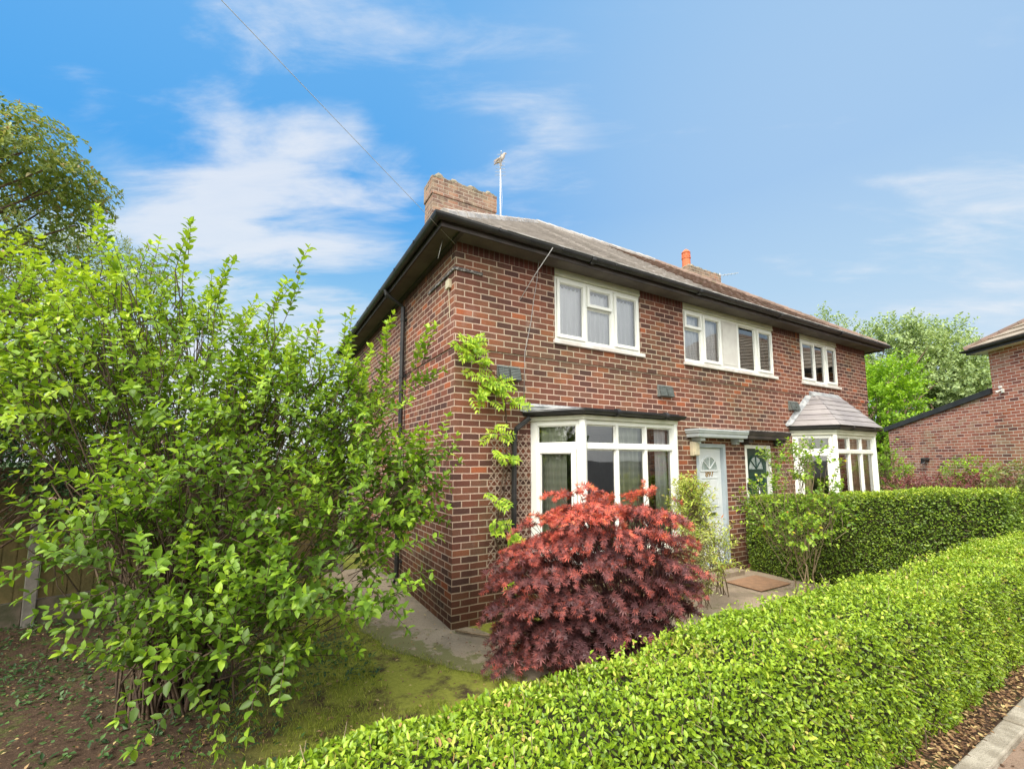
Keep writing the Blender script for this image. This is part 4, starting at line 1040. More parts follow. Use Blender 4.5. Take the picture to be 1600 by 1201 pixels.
# thick old stems
tw = []
for i in range(34):
    a = random.uniform(0, 6.28); r = random.uniform(.2, .9); tw.append(cane((wb[0] + random.uniform(-.13, .2), wb[1] + random.uniform(-.2, .2), -.03), (wb[0] + .2 + math.cos(a) * r, wb[1] + math.sin(a) * r * .7, random.uniform(1.3, 2.3)), .9, 9, .035))
twig_mesh('trunk', tw, .017, .008, M_bark, wroot, 7)
fl = MB()
idx = RNG.choice(len(wP), 60, replace=False)
for i in idx:
    p = wP[i] + norm(wD[i]) * random.uniform(.1, .3)
    if not allowed(p, .05) : continue
    for j in range(random.randint(1, 3)):
        q = p + RNG.normal(0, .018, 3); d = norm(RNG.normal(0, 1, 3) + np.array([0, -.6, .2])); a = norm(np.cross(d, (0, 0, 1))); b_ = np.cross(d, a)
        for k in range(5):
            t = 2 * math.pi * k / 5; e = a * math.cos(t) + b_ * math.sin(t); s_ = a * math.cos(t + 1.3) + b_ * math.sin(t + 1.3)
            fl.quad(q, q + d * .016 + e * .005, q + d * .026 + e * .015 + s_ * .004, q + d * .017 + s_ * .005)
fl.build('blossom', M_pink, wroot)

# ------------------------------------------------------------------ red maple
def layered(P, D):
    c = np.array([1.05, -1.8]); rad = np.linalg.norm((P[:, :2] - c) / (1.1, .8), axis=1); zz = P[:, 2] + .16 * rad ** 2 + .05 * np.sin(P[:, 0] * 6 + P[:, 1] * 4)
    P = P.copy(); P[:, 2] += (np.round(zz / .21) * .21 - zz) * .72; D = norm(D) * (1, 1, .25); return P, D
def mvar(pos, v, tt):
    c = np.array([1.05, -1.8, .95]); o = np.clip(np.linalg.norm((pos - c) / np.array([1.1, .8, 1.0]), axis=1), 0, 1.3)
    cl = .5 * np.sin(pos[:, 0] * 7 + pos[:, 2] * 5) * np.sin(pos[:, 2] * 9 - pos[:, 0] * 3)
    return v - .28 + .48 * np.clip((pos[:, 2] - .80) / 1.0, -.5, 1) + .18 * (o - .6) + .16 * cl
M_E = [scr(928, 905, 4.3, 145, 90, .6), scr(955, 820, 4.3, 100, 45, .45), scr(1035, 880, 4.35, 42, 50, .4), scr(835, 935, 4.2, 65, 75, .4), scr(830, 1000, 4.1, 55, 40, .3),
       scr(920, 985, 4.1, 110, 55, .4), scr(850, 850, 4.3, 40, 30, .35), scr(1040, 950, 4.2, 42, 45, .3), scr(905, 790, 4.3, 35, 22, .3), scr(1015, 800, 4.3, 38, 24, .3)]
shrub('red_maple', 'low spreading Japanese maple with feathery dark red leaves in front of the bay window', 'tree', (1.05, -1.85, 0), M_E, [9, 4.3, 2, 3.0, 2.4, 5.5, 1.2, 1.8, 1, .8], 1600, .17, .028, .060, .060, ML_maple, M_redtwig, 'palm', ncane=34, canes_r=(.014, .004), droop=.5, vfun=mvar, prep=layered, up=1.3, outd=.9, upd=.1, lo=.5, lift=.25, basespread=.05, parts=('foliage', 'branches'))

# ------------------------------------------------------------------ rose bush, door plants
R_E = [scr(1205, 800, 6.0, 34, 45, .25), scr(1228, 725, 6.1, 28, 28, .2), scr(1285, 770, 6.1, 38, 50, .25), scr(1250, 830, 6.0, 45, 25, .25), scr(1270, 715, 6.2, 24, 18, .15), scr(1310, 800, 6.0, 22, 22, .15)]
shrub('rose_bush', 'tall leggy rose bush with yellowing leaves on bare stems before the dividing hedge', 'bush', (4.62, -1.46, 0), R_E, [3, 1.8, 3, 2.3, 1, .8], 250, .2, .032, .058, .040, ML_rose, M_twig, ncane=6, canes_r=(.011, .005), lift=.3, basespread=.17, lo=.1)
N_E = [scr(1082, 800, 5.6, 20, 40, .15), scr(1112, 862, 5.5, 26, 25, .15), scr(1078, 775, 5.7, 12, 20, .12)]
shrub('nandina_shrub', 'slender yellow-green shrub with narrow leaves beside the pale blue door', 'shrub', (3.95, -.72, 0), N_E, [3, 2, 1.4], 260, .2, .03, .075, .020, ML_nand, M_twig, 'slim', ncane=9, canes_r=(.007, .003), lift=.5, basespread=.06, lo=.1)
shrub('variegated_shrub', 'small cream variegated shrub between the red maple and the pale door', 'shrub', (3.3, -.95, 0), [scr(1082, 862, 5.1, 26, 28, .15), scr(1098, 905, 5.0, 16, 28, .1)], [2, 1.5], 130, .13, .02, .03, .013, ML_var, M_twig, 'kite', ncane=8, canes_r=(.005, .002), lift=.2, basespread=.05, lo=.1)

# ------------------------------------------------------------------ climber on trellis
def pinnate(P, D, n=9, ln=.17, L=.05):
    pos, ax, nr, ra = [], [], [], []
    for p, d in zip(P, D):
        d = norm(d); s = norm(np.cross(d, (0, -1, .35))); l = ln * random.uniform(.7, 1.2); line = []
        for k in range(n // 2 + 1):
            q = p + d * l * (k + 1) / (n // 2 + 1) + np.array([0, 0, -.10 * (k / 4) ** 2 * l]); line.append(q)
            for sg in (1, -1): pos.append(q); ax.append(s * sg + d * .5 + np.array([0, 0, -.25])); nr.append(np.array([0, -.6, .8]) + RNG.normal(0, .2, 3))
        pos.append(q); ax.append(d); nr.append(np.array([0, -.6, .8])); ra.append([p] + line)
    return map(np.array, (pos, ax, nr)), ra
croot = empty('wisteria_climber', (.8, -.1, 0), 'lime green climber trained up the trellis to the brick corner', 'climbing plant')
cl = [(735, 533, 9), (722, 540, 5), (745, 548, 6), (738, 562, 6), (745, 575, 5), (757, 600, 7), (770, 605, 8), (782, 603, 6), (742, 617, 5), (758, 618, 5), (797, 632, 4), (786, 630, 3), (780, 676, 7), (772, 703, 4), (793, 716, 4), (760, 772, 2), (778, 781, 2), (778, 826, 5), (790, 842, 4), (803, 838, 3), (803, 915, 3), (806, 880, 3)]
P, D = [], []
for px_, py_, k in cl:
    dd = c_f + c_r * (px_ - 800) / FPX - c_u * (py_ - 649.4) / FPX; tt_ = (-.10 - CAM[1]) / dd[1]; w = CAM + dd * tt_
    for _ in range(k): P.append(w + RNG.normal(0, 1, 3) * (.045, .02, .035)); D.append(np.array([random.uniform(-1, 1), random.uniform(-1.2, -.1), random.uniform(-.5, .35)]))
(ps, axx, nrr), ra = pinnate(np.array(P), np.array(D))
leaf_mesh('foliage', ps, axx, nrr, RNG.uniform(.055, .085, len(ps)), .029, RNG.uniform(.1, 1, len(ps)), ML_lime, croot, 'oval')
st = [[(.75, -.12, .02), (.70, -.07, .5), (.55, -.05, 1.0), (.62, -.06, 1.6), (.72, -.06, 2.2), (.68, -.05, 2.7), (.58, -.06, 3.0), (.35, -.06, 3.2), (.18, -.06, 3.35)], [(.8, -.12, .02), (.88, -.07, .8), (.62, -.06, 1.3), (.74, -.06, 2.0), (.95, -.06, 2.3)]]
b = MB()
for l in st: b.tube(l, [.014 - .008 * i / len(l) for i in range(len(l))], 5)
for l in ra: b.tube(l, .0016, 3)
b.build('stems', M_bark, croot, smooth_=True)
b = MB()
x0, x1, z0, z1, sp_ = .47, 1.09, .45, 2.33, .085
for s_ in (1, -1):
    k = x0 - (z1 - z0) - .1 if s_ > 0 else x0
    while k < x1 + (z1 - z0):
        # line x = k + s*(z - z0)
        pts = []
        for z in np.arange(z0, z1 + .001, .02):
            x = k + s_ * (z - z0) * .82
            top = z1 - .10 * abs(math.sin(x * 9)); 
            if x0 + .02 * math.sin(z * 7) <= x <= x1 and z <= top: pts.append((x, z))
        if len(pts) > 2:
            (xa, za), (xb, zb2) = pts[0], pts[-1]; y = -.022 if s_ > 0 else -.029; dx, dz = (xb - xa), (zb2 - za); l = math.hypot(dx, dz); nx, nz = -dz / l * .0055, dx / l * .0055
            q = lambda x, z, yy: (x, yy, z)
            A = [(xa - nx, za - nz), (xb - nx, zb2 - nz), (xb + nx, zb2 + nz), (xa + nx, za + nz)]
            b.quad(*[q(x, z, y) for x, z in A]); b.quad(*[q(x, z, y + .006) for x, z in A][::-1])
            for i in range(4): (xa_, za_), (xb_, zb_) = A[i], A[(i + 1) % 4]; b.quad(q(xa_, za_, y + .006), q(xb_, zb_, y + .006), q(xb_, zb_, y), q(xa_, za_, y))
        k += sp_ * 1.0
tag(b.build('trellis', M_trellis), 'expanding diamond trellis fixed to the wall beside the bay window', 'trellis')

# ------------------------------------------------------------------ fence on the left
M_gravel = mat_simple('mossy_gravel_board', (.15, .12, .09), (.08, .08, .045), 6, .95, .6, 50)
froot = empty('garden_fence', (-4.3, 2.6, 0), 'weathered timber panel fence with concrete posts behind the weigela', 'fence')
Fd = np.array([7.8, 2.0]); Fd = Fd / np.linalg.norm(Fd); Fn = (Fd[1], -Fd[0], 0); FO = (-4.3, 2.62, 0); FT = (Fd[0], Fd[1], 0)
M_fence = mat_simple('mossy_fence_board', (.17, .13, .05), (.11, .095, .035), 5, .9, .5, 40)
for k in range(-4, 3):
    u = k * 1.86
    p = MB(); p.lbox(FO, FT, Fn, u - .055, u + .055, -.05, .05, -.1, 1.92); p.build('post', M_concrete, froot, .008)
    if k < 2:
        p = MB(); uu = u + .06
        while uu < u + 1.79:
            w = min(.13, u + 1.80 - uu); p.lbox(FO, FT, Fn, uu, uu + w, -.012 + random.uniform(-.003, .003), .008, .31, 1.84); uu += .118
        p.lbox(FO, FT, Fn, u + .06, u + 1.80, -.03, -.013, .5, .56); p.lbox(FO, FT, Fn, u + .06, u + 1.80, -.02, .02, 1.842, 1.87); p.build('panel', M_fence, froot)
        p = MB(); p.lbox(FO, FT, Fn, u + .058, u + 1.80, -.022, .022, -.05, .30); p.build('gravel_board', M_gravel, froot, .006)

# ------------------------------------------------------------------ trees and shrubs further off
def tree(name, label, base, ells, w, nshoot, length, gap, L, W, lm, kind='kite', tr=.12, group=None, ncane=22, lo=.5, **k):
    root, P, D = shrub(name, label, 'tree', base, ells, w, nshoot, length, gap, L, W, lm, M_bark, kind, ncane=ncane, canes_r=(tr * .35, tr * .08), group=group, lo=lo, basespread=tr * .4, twigs=False, lift=1.2, parts=('crown', 'branches'), **k)
    m = MB(); top = sum(e[0] for e in ells) / len(ells); b0 = np.array(base, float)
    m.tube([b0 - (0, 0, .1), b0 * .75 + np.append(top[:2], b0[2] + (top[2] - b0[2])) * .0 + b0 * .25 + np.array([0, 0, (top[2] - b0[2]) * .4]), np.array([(b0[0] + top[0]) / 2, (b0[1] + top[1]) / 2, top[2] * .75 + b0[2] * .25]), top], [tr, tr * .8, tr * .55, tr * .2], 8)
    m.build('trunk', M_bark, root, smooth_=True); return root
e1 = [scr(20, 240, 4.6, 80, 55, .8), scr(-70, 300, 4.7, 120, 130, 1.0), scr(85, 280, 4.6, 45, 22, .5), scr(0, 180, 4.6, 25, 25, .5), scr(20, 330, 4.6, 80, 60, .7)]
tree('elder_tree', 'tall thin leaved tree with brownish twig tips at the far left above the weigela', (-5.6, .3, 0), e1, [3.4, 4, 1.6, .5, 1.9], 800, .30, .036, .068, .030, ML_olive, 'oval', tr=.09, droop=.9, lo=.1)
e2 = [scr(140, 420, 6.5, 90, 50, .8), scr(30, 410, 6.5, 110, 60, 1), scr(205, 440, 6.5, 50, 30, .6)]
tree('distant_ash', 'grey-green feathery tree showing just over the top of the weigela', (-6.6, 3.6, 0), e2, [2, 2, 1], 620, .35, .05, .07, .018, ML_olive, 'slim', tr=.1, droop=.5, lo=.2)
shrub('dark_shrub', 'dark green shrub overhanging the fence at the left edge', 'shrub', (-5.0, 1.5, 0), [scr(20, 735, 4.9, 150, 70, .4), scr(-60, 650, 5.0, 120, 110, .5), scr(150, 720, 5.0, 110, 75, .4), scr(10, 560, 6.0, 150, 120, .8), scr(330, 700, 6.2, 120, 90, .5)], [3, 3, 2, 3, 2], 1100, .3, .045, .07, .032, ML_dark, M_bark, 'kite', ncane=14)
e3 = [scr(1372, 640, 19, 48, 75, 1.2), scr(1385, 710, 19, 40, 50, 1.0), scr(1400, 600, 19, 28, 35, .9), scr(1345, 660, 19, 40, 80, 1.)]
for e in e3: e[0][0] = max(e[0][0], 12.6 + e[1][0] * .5)
tree('bright_tree', 'vivid light green tree right beside the far end of the house', (21, 3.2, 0), e3, [4, 3, 1.5, 3], 1200, .5, .08, .17, .10, ML_brt, tr=.12)
big = [('broad grey-green tree with a rounded crown, tallest beyond the roof end', (26, 6, 0), [scr(1400, 575, 30, 55, 55, 2.5), scr(1440, 600, 30, 65, 60, 3), scr(1395, 530, 30, 30, 20, 1.6), scr(1455, 545, 30, 45, 30, 2)], [3, 3, 1, 1.6]),
       ('grey-green tree with drooping crown nearest the neighbouring brick house', (31, 3, 0), [scr(1520, 620, 28, 55, 35, 2.5), scr(1475, 600, 28, 50, 55, 2.5), scr(1550, 600, 28, 25, 25, 1.6)], [3, 3, 1])]
for lab, bs, es, w in big: tree('distant_tree', lab, bs, es, w, 1500, .9, .13, .24, .15, ML_far, tr=.3, group='trees beyond the house')
tree('distant_tree', 'small treetop peeping over the far end of the roof', (22, 11, 0), [scr(1288, 508, 30, 18, 14, 1), scr(1325, 520, 30, 25, 10, 1)], [1, .8], 110, .7, .13, .2, .12, ML_far, tr=.2, group='trees beyond the house')
for i, (x, y, h) in enumerate([(-9.5, 11, 4.6), (-4.5, 13, 5.0), (.5, 17, 5.4)]):
    c = np.array([x, y, h * .55]); tree('garden_tree', ['rounded dark green tree behind the fence, furthest left of the house', 'bushy green tree behind the fence between two others', 'green tree in the back garden nearest the house side'][i], (x, y, 0), [(c, np.array([2.4, 1.6, h * .42])), (c + (.9, .3, -.8), np.array([2.2, 1.4, h * .33]))], [3, 2], 420, .6, .10, .17, .10, ML_dark if i == 0 else ML_far, tr=.16, group='trees behind the garden fence')
# across the street, behind the photographer (seen in the window glass)
for i, (x, y, h) in enumerate([(4, -14, 6.5), (11, -16, 8), (-3, -15, 5.5)]):
    c = np.array([x, y, h * .62]); tree('street_tree', ['round leafy tree across the road, middle of three', 'tallest leafy tree across the road', 'smallest leafy tree across the road'][i], (x, y, .2), [(c, np.array([2.6, 2.6, h * .36])), (c + (1, .5, .8), np.array([1.6, 1.6, h * .25]))], [3, 1], 380, .8, .12, .24, .15, ML_brt, tr=.22, group='trees across the road')

# ------------------------------------------------------------------ neighbouring house
Dn = np.array([math.sin(math.radians(37.5)), math.cos(math.radians(37.5))]); J = np.array([14.54, -1.42]); nT = (-Dn[0], -Dn[1], 0); nB = (Dn[1], -Dn[0], 0); nO = (J[0], J[1], 0); nF = (-Dn[1], Dn[0], 0)
nb = empty('neighbouring_house', nO, 'orange-red brick neighbouring house with a sloping lean-to at the right edge', 'house')
def L3(u, d, z): return (J[0] + nT[0] * u + nF[0] * d, J[1] + nT[1] * u + nF[1] * d, z)   # u towards camera side, d towards viewer
b = MB(); H2 = 4.86
b.quad(L3(0, 0, -.2), L3(7.5, 0, -.2), L3(7.5, 0, H2), L3(0, 0, H2)); b.quad(L3(0, 0, -.2), L3(0, 0, H2), L3(0, -7, H2), L3(0, -7, -.2)); b.quad(L3(7.5, 0, -.2), L3(7.5, -7, -.2), L3(7.5, -7, H2), L3(7.5, 0, H2)); b.quad(L3(0, -7, -.2), L3(0, -7, H2), L3(7.5, -7, H2), L3(7.5, -7, -.2))
b.build('wall', M_nbrick, nb)
# how far the lean-to runs: solve pixel 1386 on the wall plane
dd = c_f + c_r * (1386 - 800) / FPX; A_ = np.array([[dd[0], -Dn[0]], [dd[1], -Dn[1]]]); sol = np.linalg.solve(A_, J - CAM[:2]); LL = sol[1]
zl = CAM[2] + sol[0] * (c_f - c_u * (668 - 649.4) / FPX)[2]; ddj = 11.3; zj = CAM[2] + ddj * (c_f - c_u * (608 - 649.4) / FPX)[2]
b = MB(); y_ = .004
b.quad(L3(-LL, y_, -.2), L3(.0, y_, -.2), L3(.0, y_, zj - .06), L3(-LL, y_, zl - .06)); b.quad(L3(-LL, y_, -.2), L3(-LL, y_, zl - .06), L3(-LL, -3.5, zl - .06), L3(-LL, -3.5, -.2))
b.build('lean_to_wall', M_nbrick, nb)
b = MB(); r0, r1 = L3(-LL - .12, .05, zl - .04), L3(0, .05, zj + .0)
for (o0, o1) in ((.06, .0),):
    q = [L3(-LL - .14, .06, zl - .14), L3(0, .06, zj - .10), L3(0, .06, zj + .05), L3(-LL - .14, .06, zl + .01)]; q2 = [L3(-LL - .14, .0, zl - .14), L3(0, .0, zj - .10), L3(0, .0, zj + .05), L3(-LL - .14, .0, zl + .01)]
    b.quad(*q); 
    for i in range(4): j = (i + 1) % 4; b.quad(q[i], q2[i], q2[j], q[j])
b.build('barge_board', M_black, nb)
b = MB(); b.quad(L3(-LL - .14, .03, zl + .015), L3(0, .03, zj + .055), L3(0, -3.6, zj + .055), L3(-LL - .14, -3.6, zl + .015)); b.build('lean_to_roof', M_fascia, nb)
b = MB(); e_ = .30; rz = H2 + .08; ins = 3.8; rh = 2.5
ov = [L3(-e_, e_, rz), L3(7.5 + e_, e_, rz), L3(7.5 + e_, -7 - e_, rz), L3(-e_, -7 - e_, rz)]; ra_, rb_ = L3(-e_ + ins, -3.5, rz + rh), L3(7.5 + e_ - ins, -3.5, rz + rh)
tri_slope(b, ov[0], ov[1], rb_, ra_, 14, .03); tri_slope(b, ov[1], ov[2], rb_, rb_, 14, .03); tri_slope(b, ov[2], ov[3], ra_, rb_, 14, .03); tri_slope(b, ov[3], ov[0], ra_, ra_, 14, .03)
b.build('roof', MT_neigh, nb)
b = MB(); ridge(b, ov[0], ra_, .09, .35); b.build('hip_tile', MT_brown, nb)
b = MB(); b.quad(L3(-e_ + .02, e_ - .02, rz - .14), L3(7.5 + e_, e_ - .02, rz - .14), L3(7.5 + e_, 0, rz - .14), L3(-e_ + .02, 0, rz - .14)); b.quad(L3(-e_ + .02, 0, rz - .14), L3(0, 0, rz - .14), L3(0, -7, rz - .14), L3(-e_ + .02, -7, rz - .14)); b.build('soffit', M_white, nb)
b = MB(); gp = [L3(-e_ - .03, -7, rz - .03), L3(-e_ - .03, e_ + .03, rz - .03), L3(7.5 + e_, e_ + .03, rz - .03)]; gutter(b, gp, .055)
b.quad(L3(-e_ + .01, e_ - .01, rz - .15), L3(7.5 + e_, e_ - .01, rz - .15), L3(7.5 + e_, e_ - .01, rz - .0), L3(-e_ + .01, e_ - .01, rz - .0)); b.quad(L3(-e_ + .01, e_ - .01, rz - .15), L3(-e_ + .01, e_ - .01, rz), L3(-e_ + .01, -7, rz), L3(-e_ + .01, -7, rz - .15)); b.build('gutter', M_black, nb)
b = MB(); p0 = np.array(L3(.28, .0, 3.75)); b.lbox(L3(.28, 0, 3.70), nT, nF, -.03, .03, 0, .03, -.02, .08); b.tube([p0 + (0, 0, .02), np.array(L3(.28, .08, 3.73)), np.array(L3(.24, .13, 3.70))], [.015, .015, .035], 8); b.lbox(L3(.28, 0, 3.80), nT, nF, -.04, .02, .03, .07, 0, .06); b.build('security_light', M_white, nb)
b = MB(); b.tube([L3(-2.3, .0, 1.98), L3(-2.3, .14, 1.98), L3(-2.3, .15, 1.85)], .07, 10); b.build('flue', M_black, nb)
# hedge and coloured shrubs in front of it
ho = at(1380, 770, 11.6); ang_ = math.atan2(Dn[1], Dn[0])
hedge('far_hedge', 'low light green hedge under the neighbouring brick wall', -.2, 7.5, -.4, .4, lambda x, y: 0, lambda x, y: 1.25 + .03 * math.sin(x * 3), 16000, .06, .035, ML_hedge2, 'kite', O=(ho[0] + .3, ho[1] + .4), ang=-(math.pi - ang_) + math.pi * 0 + math.radians(0) if False else -math.radians(52.5), faces=('top', 'y0', 'y1', 'x0'), topvar=.4)
for i, (px_, py_, d_, rx_, ry_, m_, nm, lb, ct) in enumerate([
    (1410, 765, 10.3, 32, 12, ML_redg, 'burgundy_shrub', 'burgundy leaved shrub nearest the house end, behind the dividing hedge', 'shrub'),
    (1470, 762, 9.8, 36, 14, ML_redg, 'burgundy_shrub', 'burgundy leaved shrub in the middle of the row behind the dividing hedge', 'shrub'),
    (1545, 760, 9.2, 34, 15, ML_redg, 'burgundy_shrub', 'burgundy leaved shrub furthest from the house, behind the dividing hedge', 'shrub'),
    (1512, 742, 9.8, 30, 18, ML_brt, 'green_shrub', 'pale green loose shrub rising above the burgundy shrubs', 'shrub'),
    (1590, 752, 8.6, 34, 20, ML_olive, 'olive_shrub', 'dull olive shrub with arching twigs at the right edge', 'shrub'),
    (1385, 725, 11.8, 24, 32, ML_brt, 'fern_shrub', 'feathery bright green shrub at the foot of the far house corner', 'shrub')]):
    c = scr(px_, py_, d_, rx_, ry_, .4); c2_ = (c[0] - np.array([0, 0, .35]), c[1] * (1, 1, 1.3))
    shrub(nm, lb, ct, (c[0][0], c[0][1], 0), [c, c2_], [2, 1], 150, .2, .04, .07, .04, m_, M_twig, 'kite', ncane=8, canes_r=(.01, .004), lo=.2, group='burgundy shrubs behind the dividing hedge' if 'burg' in nm else None)

# ------------------------------------------------------------------ aerials, bird, cables
def aerial(x, y, z0, z1, label, boom):
    b = MB(); b.tube([(x, y, z0), (x, y, z1)], .016, 8)
    bx, by = boom; zc = z1 - .09
    b.tube([(x - bx * .25, y - by * .25, zc), (x + bx * .55, y + by * .55, zc + .04)], .009, 6)
    for i in range(7):
        t = -.2 + i * .11; l = .13 - i * .008; px_, py_ = x + bx * t, y + by * t; zz = zc + .05 * t
        b.tube([(px_ + by * l, py_ - bx * l, zz), (px_ - by * l, py_ + bx * l, zz)], .005, 5)
    for s_ in (-1, 1): b.tube([(x - bx * .22, y - by * .22, zc), (x - bx * .30, y - by * .30, zc + s_ * .12)], .005, 5)
    b.box(x - .03, x + .03, y - .03, y + .03, z0 + .12, z0 + .2)
    b.tube([(x, y - .02, z1 - .2), (x + .03, y - .03, (z0 + z1) / 2), (x, y - .02, z0)], .004, 4)
    return tag(b.build('tv_aerial', M_alu), label, 'aerial')
aerial(2.49, 3.45, 7.15, 8.78, 'pale television aerial on a pole beside the near chimney', (-.45, -.89))
aerial(10.62, 3.5, 7.3, 8.0, 'small television aerial behind the far chimney', (.7, -.7))
bd = bpy.data.meshes.new('bird'); bz = 8.86
sk = [((2.38, 3.55, bz - .02), .012), ((2.43, 3.52, bz + .02), .035), ((2.49, 3.48, bz + .075), .062), ((2.545, 3.45, bz + .14), .055), ((2.565, 3.44, bz + .195), .033), ((2.575, 3.435, bz + .235), .036), ((2.60, 3.42, bz + .245), .022), ((2.632, 3.40, bz + .238), .006)]
bd.from_pydata([p for p, r in sk], [(i, i + 1) for i in range(len(sk) - 1)], []); bo = bpy.data.objects.new('perched_bird', bd); COL.objects.link(bo); bd.materials.append(M_feather)
m = bo.modifiers.new('skin', 'SKIN'); 
for v, (p, r) in zip(bd.skin_vertices[0].data, sk): v.radius = (r, r)
bd.skin_vertices[0].data[3].use_root = True
m = bo.modifiers.new('sub', 'SUBSURF'); m.levels = 2; m.render_levels = 2
tag(bo, 'brown and grey pigeon-like bird perched on top of the near aerial', 'bird')
b = MB(); 
for s_ in (-.02, .02): b.tube([(2.50 + s_, 3.47, bz + .04), (2.50 + s_, 3.46, bz - .03), (2.50 + s_, 3.45, bz - .075)], .006, 5); b.tube([(2.50 + s_, 3.47, bz - .072), (2.505 + s_, 3.43, bz - .078)], .004, 4)
b.build('leg', M_beak, bo)
b = MB(); 
for s_ in (-1, 1):
    O_ = np.array([2.49, 3.48, bz + .08]); sd = np.array([.5, .86, 0]) * .058 * s_
    pts = [O_ + sd + (.04, -.02, .05), O_ + sd * 1.12 + (-.0, .0, .0), O_ + sd * .8 + (-.13, .08, -.10), O_ + sd * .7 + (-.10, .06, -.02)]
    b.quad(*pts); b.quad(*pts[::-1])
b.build('wing', mat_simple('wing_feathers', (.22, .15, .10), (.3, .24, .18), 40, .8), bo)
# overhead cable
def cable(name, pts, r, mat, label=None, cat=None, parent=None):
    b = MB(); b.tube(pts, r, 5); o = b.build(name, mat, parent, smooth_=True)
    return tag(o, label, cat) if label else o
A0 = np.array([-.03, -.03, 4.655]); P3 = at(355, 0, 3.0); dirv = P3 - A0; pts = []
for i in range(41):
    t = i / 40 * 5.2; s_ = -.018 * t * (5.2 - t); pts.append(A0 + dirv * t + np.array([0, 0, s_ * .6 * (t > 0)]))
cable('telephone_cable', pts, .0028, M_blackcable, 'thin grey telephone cable stretching from the roof corner into the sky', 'cable')
cable('wall_cable', [(1.19, -.43, 4.74), (1.05, -.2, 4.42), (.915, -.03, 4.10)], .006, M_cable, parent=house)
cable('wall_cable', [(1.17, -.12, 4.69), (1.18, -.05, 4.4), (1.15, -.03, 4.2), (1.10, -.025, 3.85), (1.0, -.025, 3.4), (.99, -.012, 2.8)], .004, M_cable, parent=house)
cable('wall_cable', [(-.18, .0, 4.69), (-.22, .05, 4.45)], .005, M_cable, parent=house)

# ------------------------------------------------------------------ grass, weeds, fallen leaves (uncountable)
def scatter(name, n, xr, yr, L, W, mat, mode, ok=lambda x, y: True, lift=.015, zf=None, kind='slim'):
    x = RNG.uniform(*xr, n); y = RNG.uniform(*yr, n); k = np.array([ok(a, c) for a, c in zip(x, y)]); x, y = x[k], y[k]; n = len(x)
    z = np.array([(zf(a, c) if zf else gh(a, c) + bump(a, c)) for a, c in zip(x, y)]) + (lift if mode == 'litter' else 0)
    p = np.stack([x, y, z], 1)
    if mode == 'grass': ax = np.stack([RNG.normal(0, .45, n), RNG.normal(0, .45, n), np.ones(n)], 1); nr = rnd(n)
    elif mode == 'weed': ax = np.stack([RNG.normal(0, 1, n), RNG.normal(0, 1, n), RNG.uniform(.1, .7, n)], 1); nr = np.array([0, 0, 1.]) + rnd(n, .3); p[:, 2] += RNG.uniform(0, .05, n)
    else: ax = np.stack([RNG.normal(0, 1, n), RNG.normal(0, 1, n), RNG.normal(0, .12, n)], 1); nr = np.array([0, 0, 1.]) + rnd(n, .2)
    return tag(leaf_mesh(name, p, ax, nr, L * RNG.uniform(.5, 1.4, n), W * RNG.uniform(.6, 1.3, n), RNG.random(n), mat, None, kind), kind='stuff')
ML_grass = mat_leaf('grass_blade', [(0, (.14, .20, .02)), (.6, (.34, .42, .045)), (1, (.58, .60, .12))], .3, .5)
def edgeband(x, y): return abs(x - path_left(y) + .02) < .13 * random.random() ** .6 and y < 3.4
scatter('edge_grass', 42000, (-1.4, .4), (-1.45, 3.2), .030, .0028, ML_grass, 'grass', edgeband)
ML_litter = mat_leaf('fallen_leaf', [(0, (.10, .05, .025)), (.5, (.22, .12, .06)), (.85, (.40, .27, .12)), (1, (.55, .45, .2))], .1, .7)
def offpath(x, y): return not ((x > -.95 and x < 6.8 and y > -1.35) or (x > -.6 and y > -1.5))
scatter('grass', 90000, (-2.6, 1.2), (-3.2, 1.4), .038, .0028, ML_grass, 'grass', lambda x, y: offpath(x, y) and (math.sin(x * 5 + y * 3) * math.sin(y * 6 - x * 2) + random.uniform(-1, 1) > -.1) and random.random() < smooth(-2.6, -1.6, x))
scatter('ground_cover', 26000, (-7.5, -.9), (-2.8, 2.6), .045, .022, ML_dark, 'weed', lambda x, y: offpath(x, y) and (math.sin(x * 2.3 + 1) * math.sin(y * 3.1 + x) + .30 * y + random.uniform(-1, 1) > .15), kind='kite')
scatter('fallen_leaves', 3500, (-7, 1), (-3, 2.6), .035, .016, ML_litter, 'litter', lambda x, y: True, .03, kind='kite')
scatter('pavement_litter', 2600, (.5, 6), (-5.2, -4.03), .026, .014, ML_litter, 'litter', lambda x, y: random.random() < .75, .004, lambda x, y: .332, kind='kite')
scatter('hedge_litter', 6500, (.3, 7), (-3.935, -3.6), .032, .017, ML_litter, 'litter', lambda x, y: True, .022, lambda x, y: .33 + random.random() * .025, kind='kite')

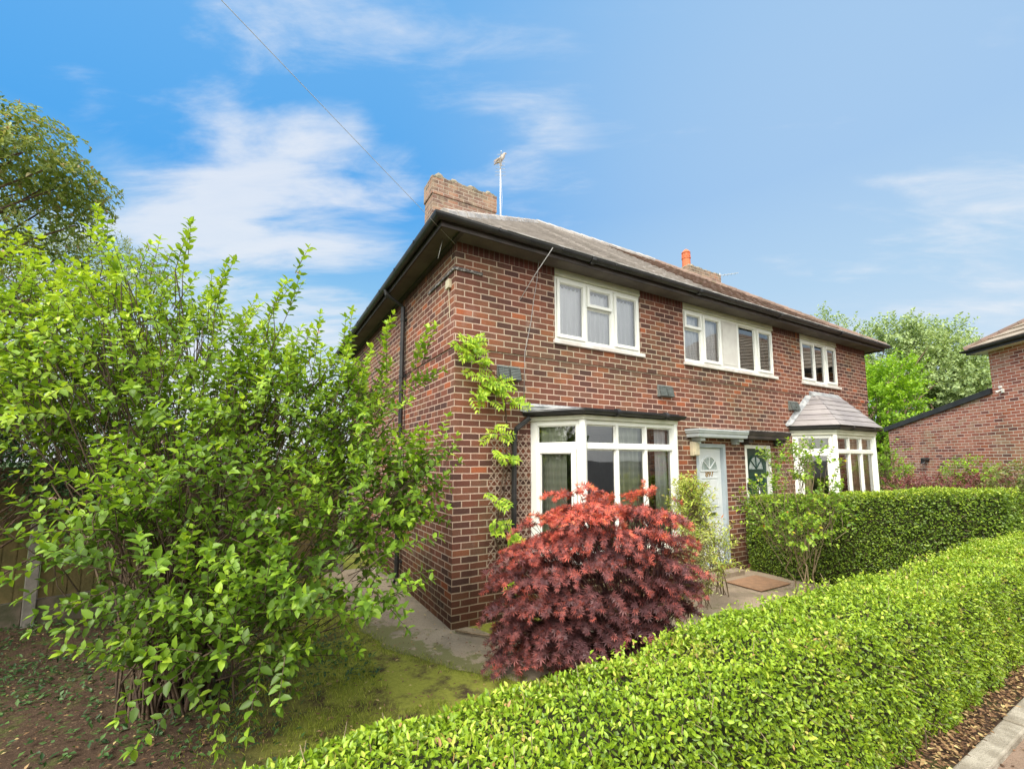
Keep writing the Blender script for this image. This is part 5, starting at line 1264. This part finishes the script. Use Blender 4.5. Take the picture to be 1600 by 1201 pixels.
# ------------------------------------------------------------------ light and sky
SUN_AZ, SUN_EL = math.radians(241), math.radians(50)     # azimuth clockwise from +Y
w = bpy.data.worlds.new('World'); SC.world = w; w.use_nodes = True; t = NT(w.node_tree); bg = w.node_tree.nodes['Background']
d = t.vmath('NORMALIZE', t.new('ShaderNodeTexCoord').outputs['Generated']).outputs[0]; sp = t.new('ShaderNodeSeparateXYZ'); t.put(sp.inputs[0], d); dz = sp.outputs[2]
sky = t.new('ShaderNodeTexSky', sky_type='NISHITA'); sky.sun_disc = False; sky.sun_elevation = SUN_EL; sky.sun_rotation = SUN_AZ
sky.air_density = 1.0; sky.dust_density = .6; sky.ozone_density = 1.5
K = 10.   # background strength is 0.1
S = lambda c: tuple(v * K for v in c)
def dirpx(px, py): return tuple(float(v) for v in norm(at(px, py, 1.) - CAM))
base = t.ramp(dz, [(0, (.88, .94, .97)), (.16, (.74, .87, .96)), (.32, (.32, .64, .95)), (.50, (.09, .43, .94)), (.75, (.17, .49, .94)), (1, (.15, .44, .90))])
dotr = t.vmath('DOT_PRODUCT', d, dirpx(1750, 420)).outputs['Value']
base = t.mix(t.math('MULTIPLY', t.sstep(.35, .98, dotr), .62), base, (.62, .78, .94))
tint = t.vmath('SCALE', sky.outputs[0]); tint.inputs['Scale'].default_value = .1
base = t.mix(.12, base, t.vmath('MINIMUM', tint, (1, 1, 1)).outputs[0])
# wispy cloud sheet: project the direction on a plane overhead
den = t.math('ADD', t.math('MAXIMUM', dz, 0), .16); cv = t.new('ShaderNodeCombineXYZ'); t.put(cv.inputs[0], t.math('DIVIDE', sp.outputs[0], den)); t.put(cv.inputs[1], t.math('DIVIDE', sp.outputs[1], den))
rot = t.new('ShaderNodeVectorRotate', rotation_type='Z_AXIS'); t.put(rot.inputs['Vector'], cv); rot.inputs['Angle'].default_value = .55
st = t.vmath('MULTIPLY', rot, (.55, 1.5, 1))
n1 = t.noise(st, 1.9, 8, .58, .7); n2 = t.noise(st, 5.5, 7, .62, .4)
def blob(px, py, inner, outer): return t.sstep(outer, inner, t.vmath('DOT_PRODUCT', d, dirpx(px, py)).outputs['Value'])
def blobm(px_, py_, lo_, hi_, w_): return t.math('MULTIPLY', t.sstep(lo_, hi_, t.vmath('DOT_PRODUCT', d, dirpx(px_, py_)).outputs['Value']), w_)
mask = 0
for spec in [(340, 510, .945, .99, .17), (110, 430, .97, .992, .04), (290, 265, .986, .998, .17), (40, 80, .994, .999, .14), (540, 292, .985, .998, .17), (140, 170, .982, .998, -.16), (760, 140, .975, .996, .07), (860, 295, .988, .998, .05), (420, 20, .97, .995, .08), (1500, 520, .95, .995, .08)]:
    mask = t.math('ADD', mask, blobm(*spec))
cf = t.sstep(.53, .80, t.math('ADD', t.math('MULTIPLY_ADD', n2, .35, t.math('MULTIPLY', n1, .65)), mask))
col = t.mix(t.math('MULTIPLY', cf, .82), base, t.mix(n2, (.72, .80, .92), (.95, .95, .96)))
# bright bank added in the unseen sky behind and above camera, to fill shadows
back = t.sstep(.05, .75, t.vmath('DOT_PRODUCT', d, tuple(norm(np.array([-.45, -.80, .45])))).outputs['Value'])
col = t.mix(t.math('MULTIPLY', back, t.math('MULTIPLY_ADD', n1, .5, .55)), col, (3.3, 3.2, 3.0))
gnd = t.sstep(-.02, .0, dz); col = t.mix(gnd, (.10, .12, .07), col)
bg.inputs['Strength'].default_value = .1
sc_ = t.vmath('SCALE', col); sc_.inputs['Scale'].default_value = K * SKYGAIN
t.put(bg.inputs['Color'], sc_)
sl = bpy.data.lights.new('sun', 'SUN'); so = bpy.data.objects.new('sun', sl); COL.objects.link(so)
sl.energy = SUN_E; sl.angle = math.radians(35); sl.color = (1, .94, .83)
sd = Vector((math.sin(SUN_AZ) * math.cos(SUN_EL), math.cos(SUN_AZ) * math.cos(SUN_EL), math.sin(SUN_EL)))
so.rotation_euler = sd.to_track_quat('Z', 'Y').to_euler()
SC.view_settings.view_transform = 'Standard'; SC.view_settings.look = 'None'; SC.view_settings.exposure = 0
SC.render.engine = 'CYCLES'; SC.cycles.max_bounces = 6; SC.cycles.transparent_max_bounces = 8; SC.cycles.caustics_reflective = False; SC.cycles.caustics_refractive = False
SC.cycles.use_denoising = True
